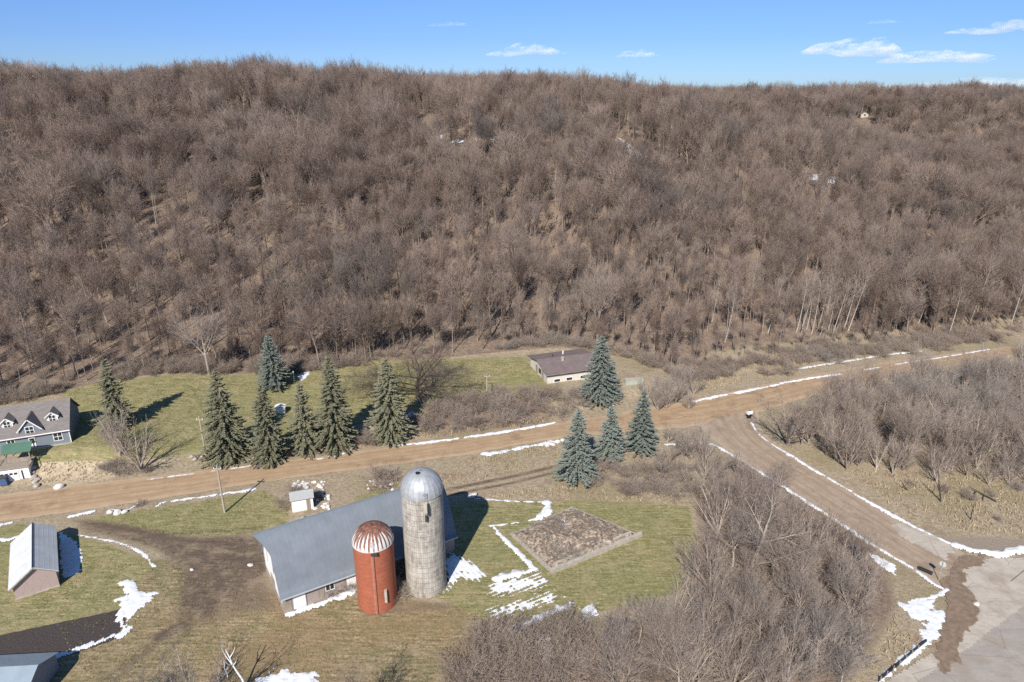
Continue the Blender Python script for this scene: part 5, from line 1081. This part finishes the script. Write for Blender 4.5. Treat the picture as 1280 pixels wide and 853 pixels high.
# ------------------------------------------------------------------ clouds: thin lumpy vapour bodies far off
def cloud(px, py, wpx, hpx, label, dens, D=5200, seed=0):
    d = np.array(ray(px, py)); d /= np.linalg.norm(d); c = d * D + np.array((0, 0, CAMH)); W = wpx / F * D; Hh = hpx / F * D; q = random.Random(seed)
    bm = bmesh.new(); n = 9
    bm_v = MB(); V = []; T = []
    for k in range(n):
        f = (k + .5) / n; ex = (1 - abs(2 * f - 1) ** 1.6); b2 = bmesh.new(); bmesh.ops.create_icosphere(b2, subdivisions=3, radius=1)
        sx_ = W * q.uniform(.11, .2); sz_ = Hh * .5 * (.25 + .75 * ex) * q.uniform(.6, 1.0); cx_ = (f - .5) * W * .85; cz_ = -Hh * .2 + sz_ * .6 + q.uniform(-.1, .1) * Hh
        for v in b2.verts:
            p = v.co; nn = 1 + .35 * (float(fbm(p.x * 2 + k * 3, p.y * 2 + p.z * 2.7, seed, 3)) - .5); zz_ = p.z if p.z > 0 else p.z * .45; v.co = (cx_ + p.x * sx_ * nn, p.y * W * .14 * nn, cz_ + zz_ * sz_ * nn)
        me = bpy.data.meshes.new('t'); b2.to_mesh(me); bm.from_mesh(me); b2.free(); bpy.data.meshes.remove(me)
    me = bpy.data.meshes.new('cloud'); bm.to_mesh(me); bm.free(); o = link('cloud', me)
    rm = o.modifiers.new('union', 'REMESH'); rm.mode = 'VOXEL'; rm.voxel_size = Hh / 9
    o.location = c; o.rotation_euler = (0, 0, math.atan2(d[1], d[0]) - R(90)); m = bpy.data.materials.new('cloud_vapour'); m.use_nodes = True; t_ = m.node_tree; t_.nodes.remove(t_.nodes['Principled BSDF'])
    vol = t_.nodes.new('ShaderNodeVolumePrincipled'); vol.inputs['Color'].default_value = (.99, .99, 1, 1); tcx = t_.nodes.new('ShaderNodeTexCoord'); nz = t_.nodes.new('ShaderNodeTexNoise'); nz.inputs['Scale'].default_value = 5.5 / W; nz.inputs['Detail'].default_value = 5; nz.inputs['Roughness'].default_value = .62
    mp = t_.nodes.new('ShaderNodeMapping'); mp.inputs['Scale'].default_value = (1, 1, 3); t_.links.new(tcx.outputs['Object'], mp.inputs[0]); t_.links.new(mp.outputs[0], nz.inputs['Vector'])
    mr_ = t_.nodes.new('ShaderNodeMapRange'); mr_.inputs[1].default_value = .43; mr_.inputs[2].default_value = .72; mr_.inputs[3].default_value = 0; mr_.inputs[4].default_value = .6 * dens / (W * .2); t_.links.new(nz.outputs['Fac'], mr_.inputs[0]); t_.links.new(mr_.outputs[0], vol.inputs['Density']); vol.inputs['Anisotropy'].default_value = -.35
    t_.links.new(vol.outputs[0], t_.nodes['Material Output'].inputs['Volume']); me.materials.append(m); return tag(o, label, 'cloud', 'small white clouds')
for k, a in enumerate([(658, 66, 95, 20, 'flat white cloud above the middle of the skyline', 2.2), (796, 69, 48, 11, 'small white cloud right of the middle one', 1.6), (1072, 64, 105, 28, 'largest puffy white cloud in the right sky', 3.), (1172, 74, 105, 22, 'white cloud just below right of the largest puffy cloud', 2.6), (1252, 37, 95, 16, 'white cloud cut off by the right edge of the sky', 2.2), (562, 31, 50, 8, 'faint wisp of cloud high in the middle sky', .7), (1225, 107, 230, 16, 'long low white cloud bank at the right skyline', 2.0), (1104, 28, 30, 7, 'tiny faint cloud above the largest puffy cloud', .6)]): cloud(*a, seed=k + 3)
print('objects', len(bpy.data.objects))
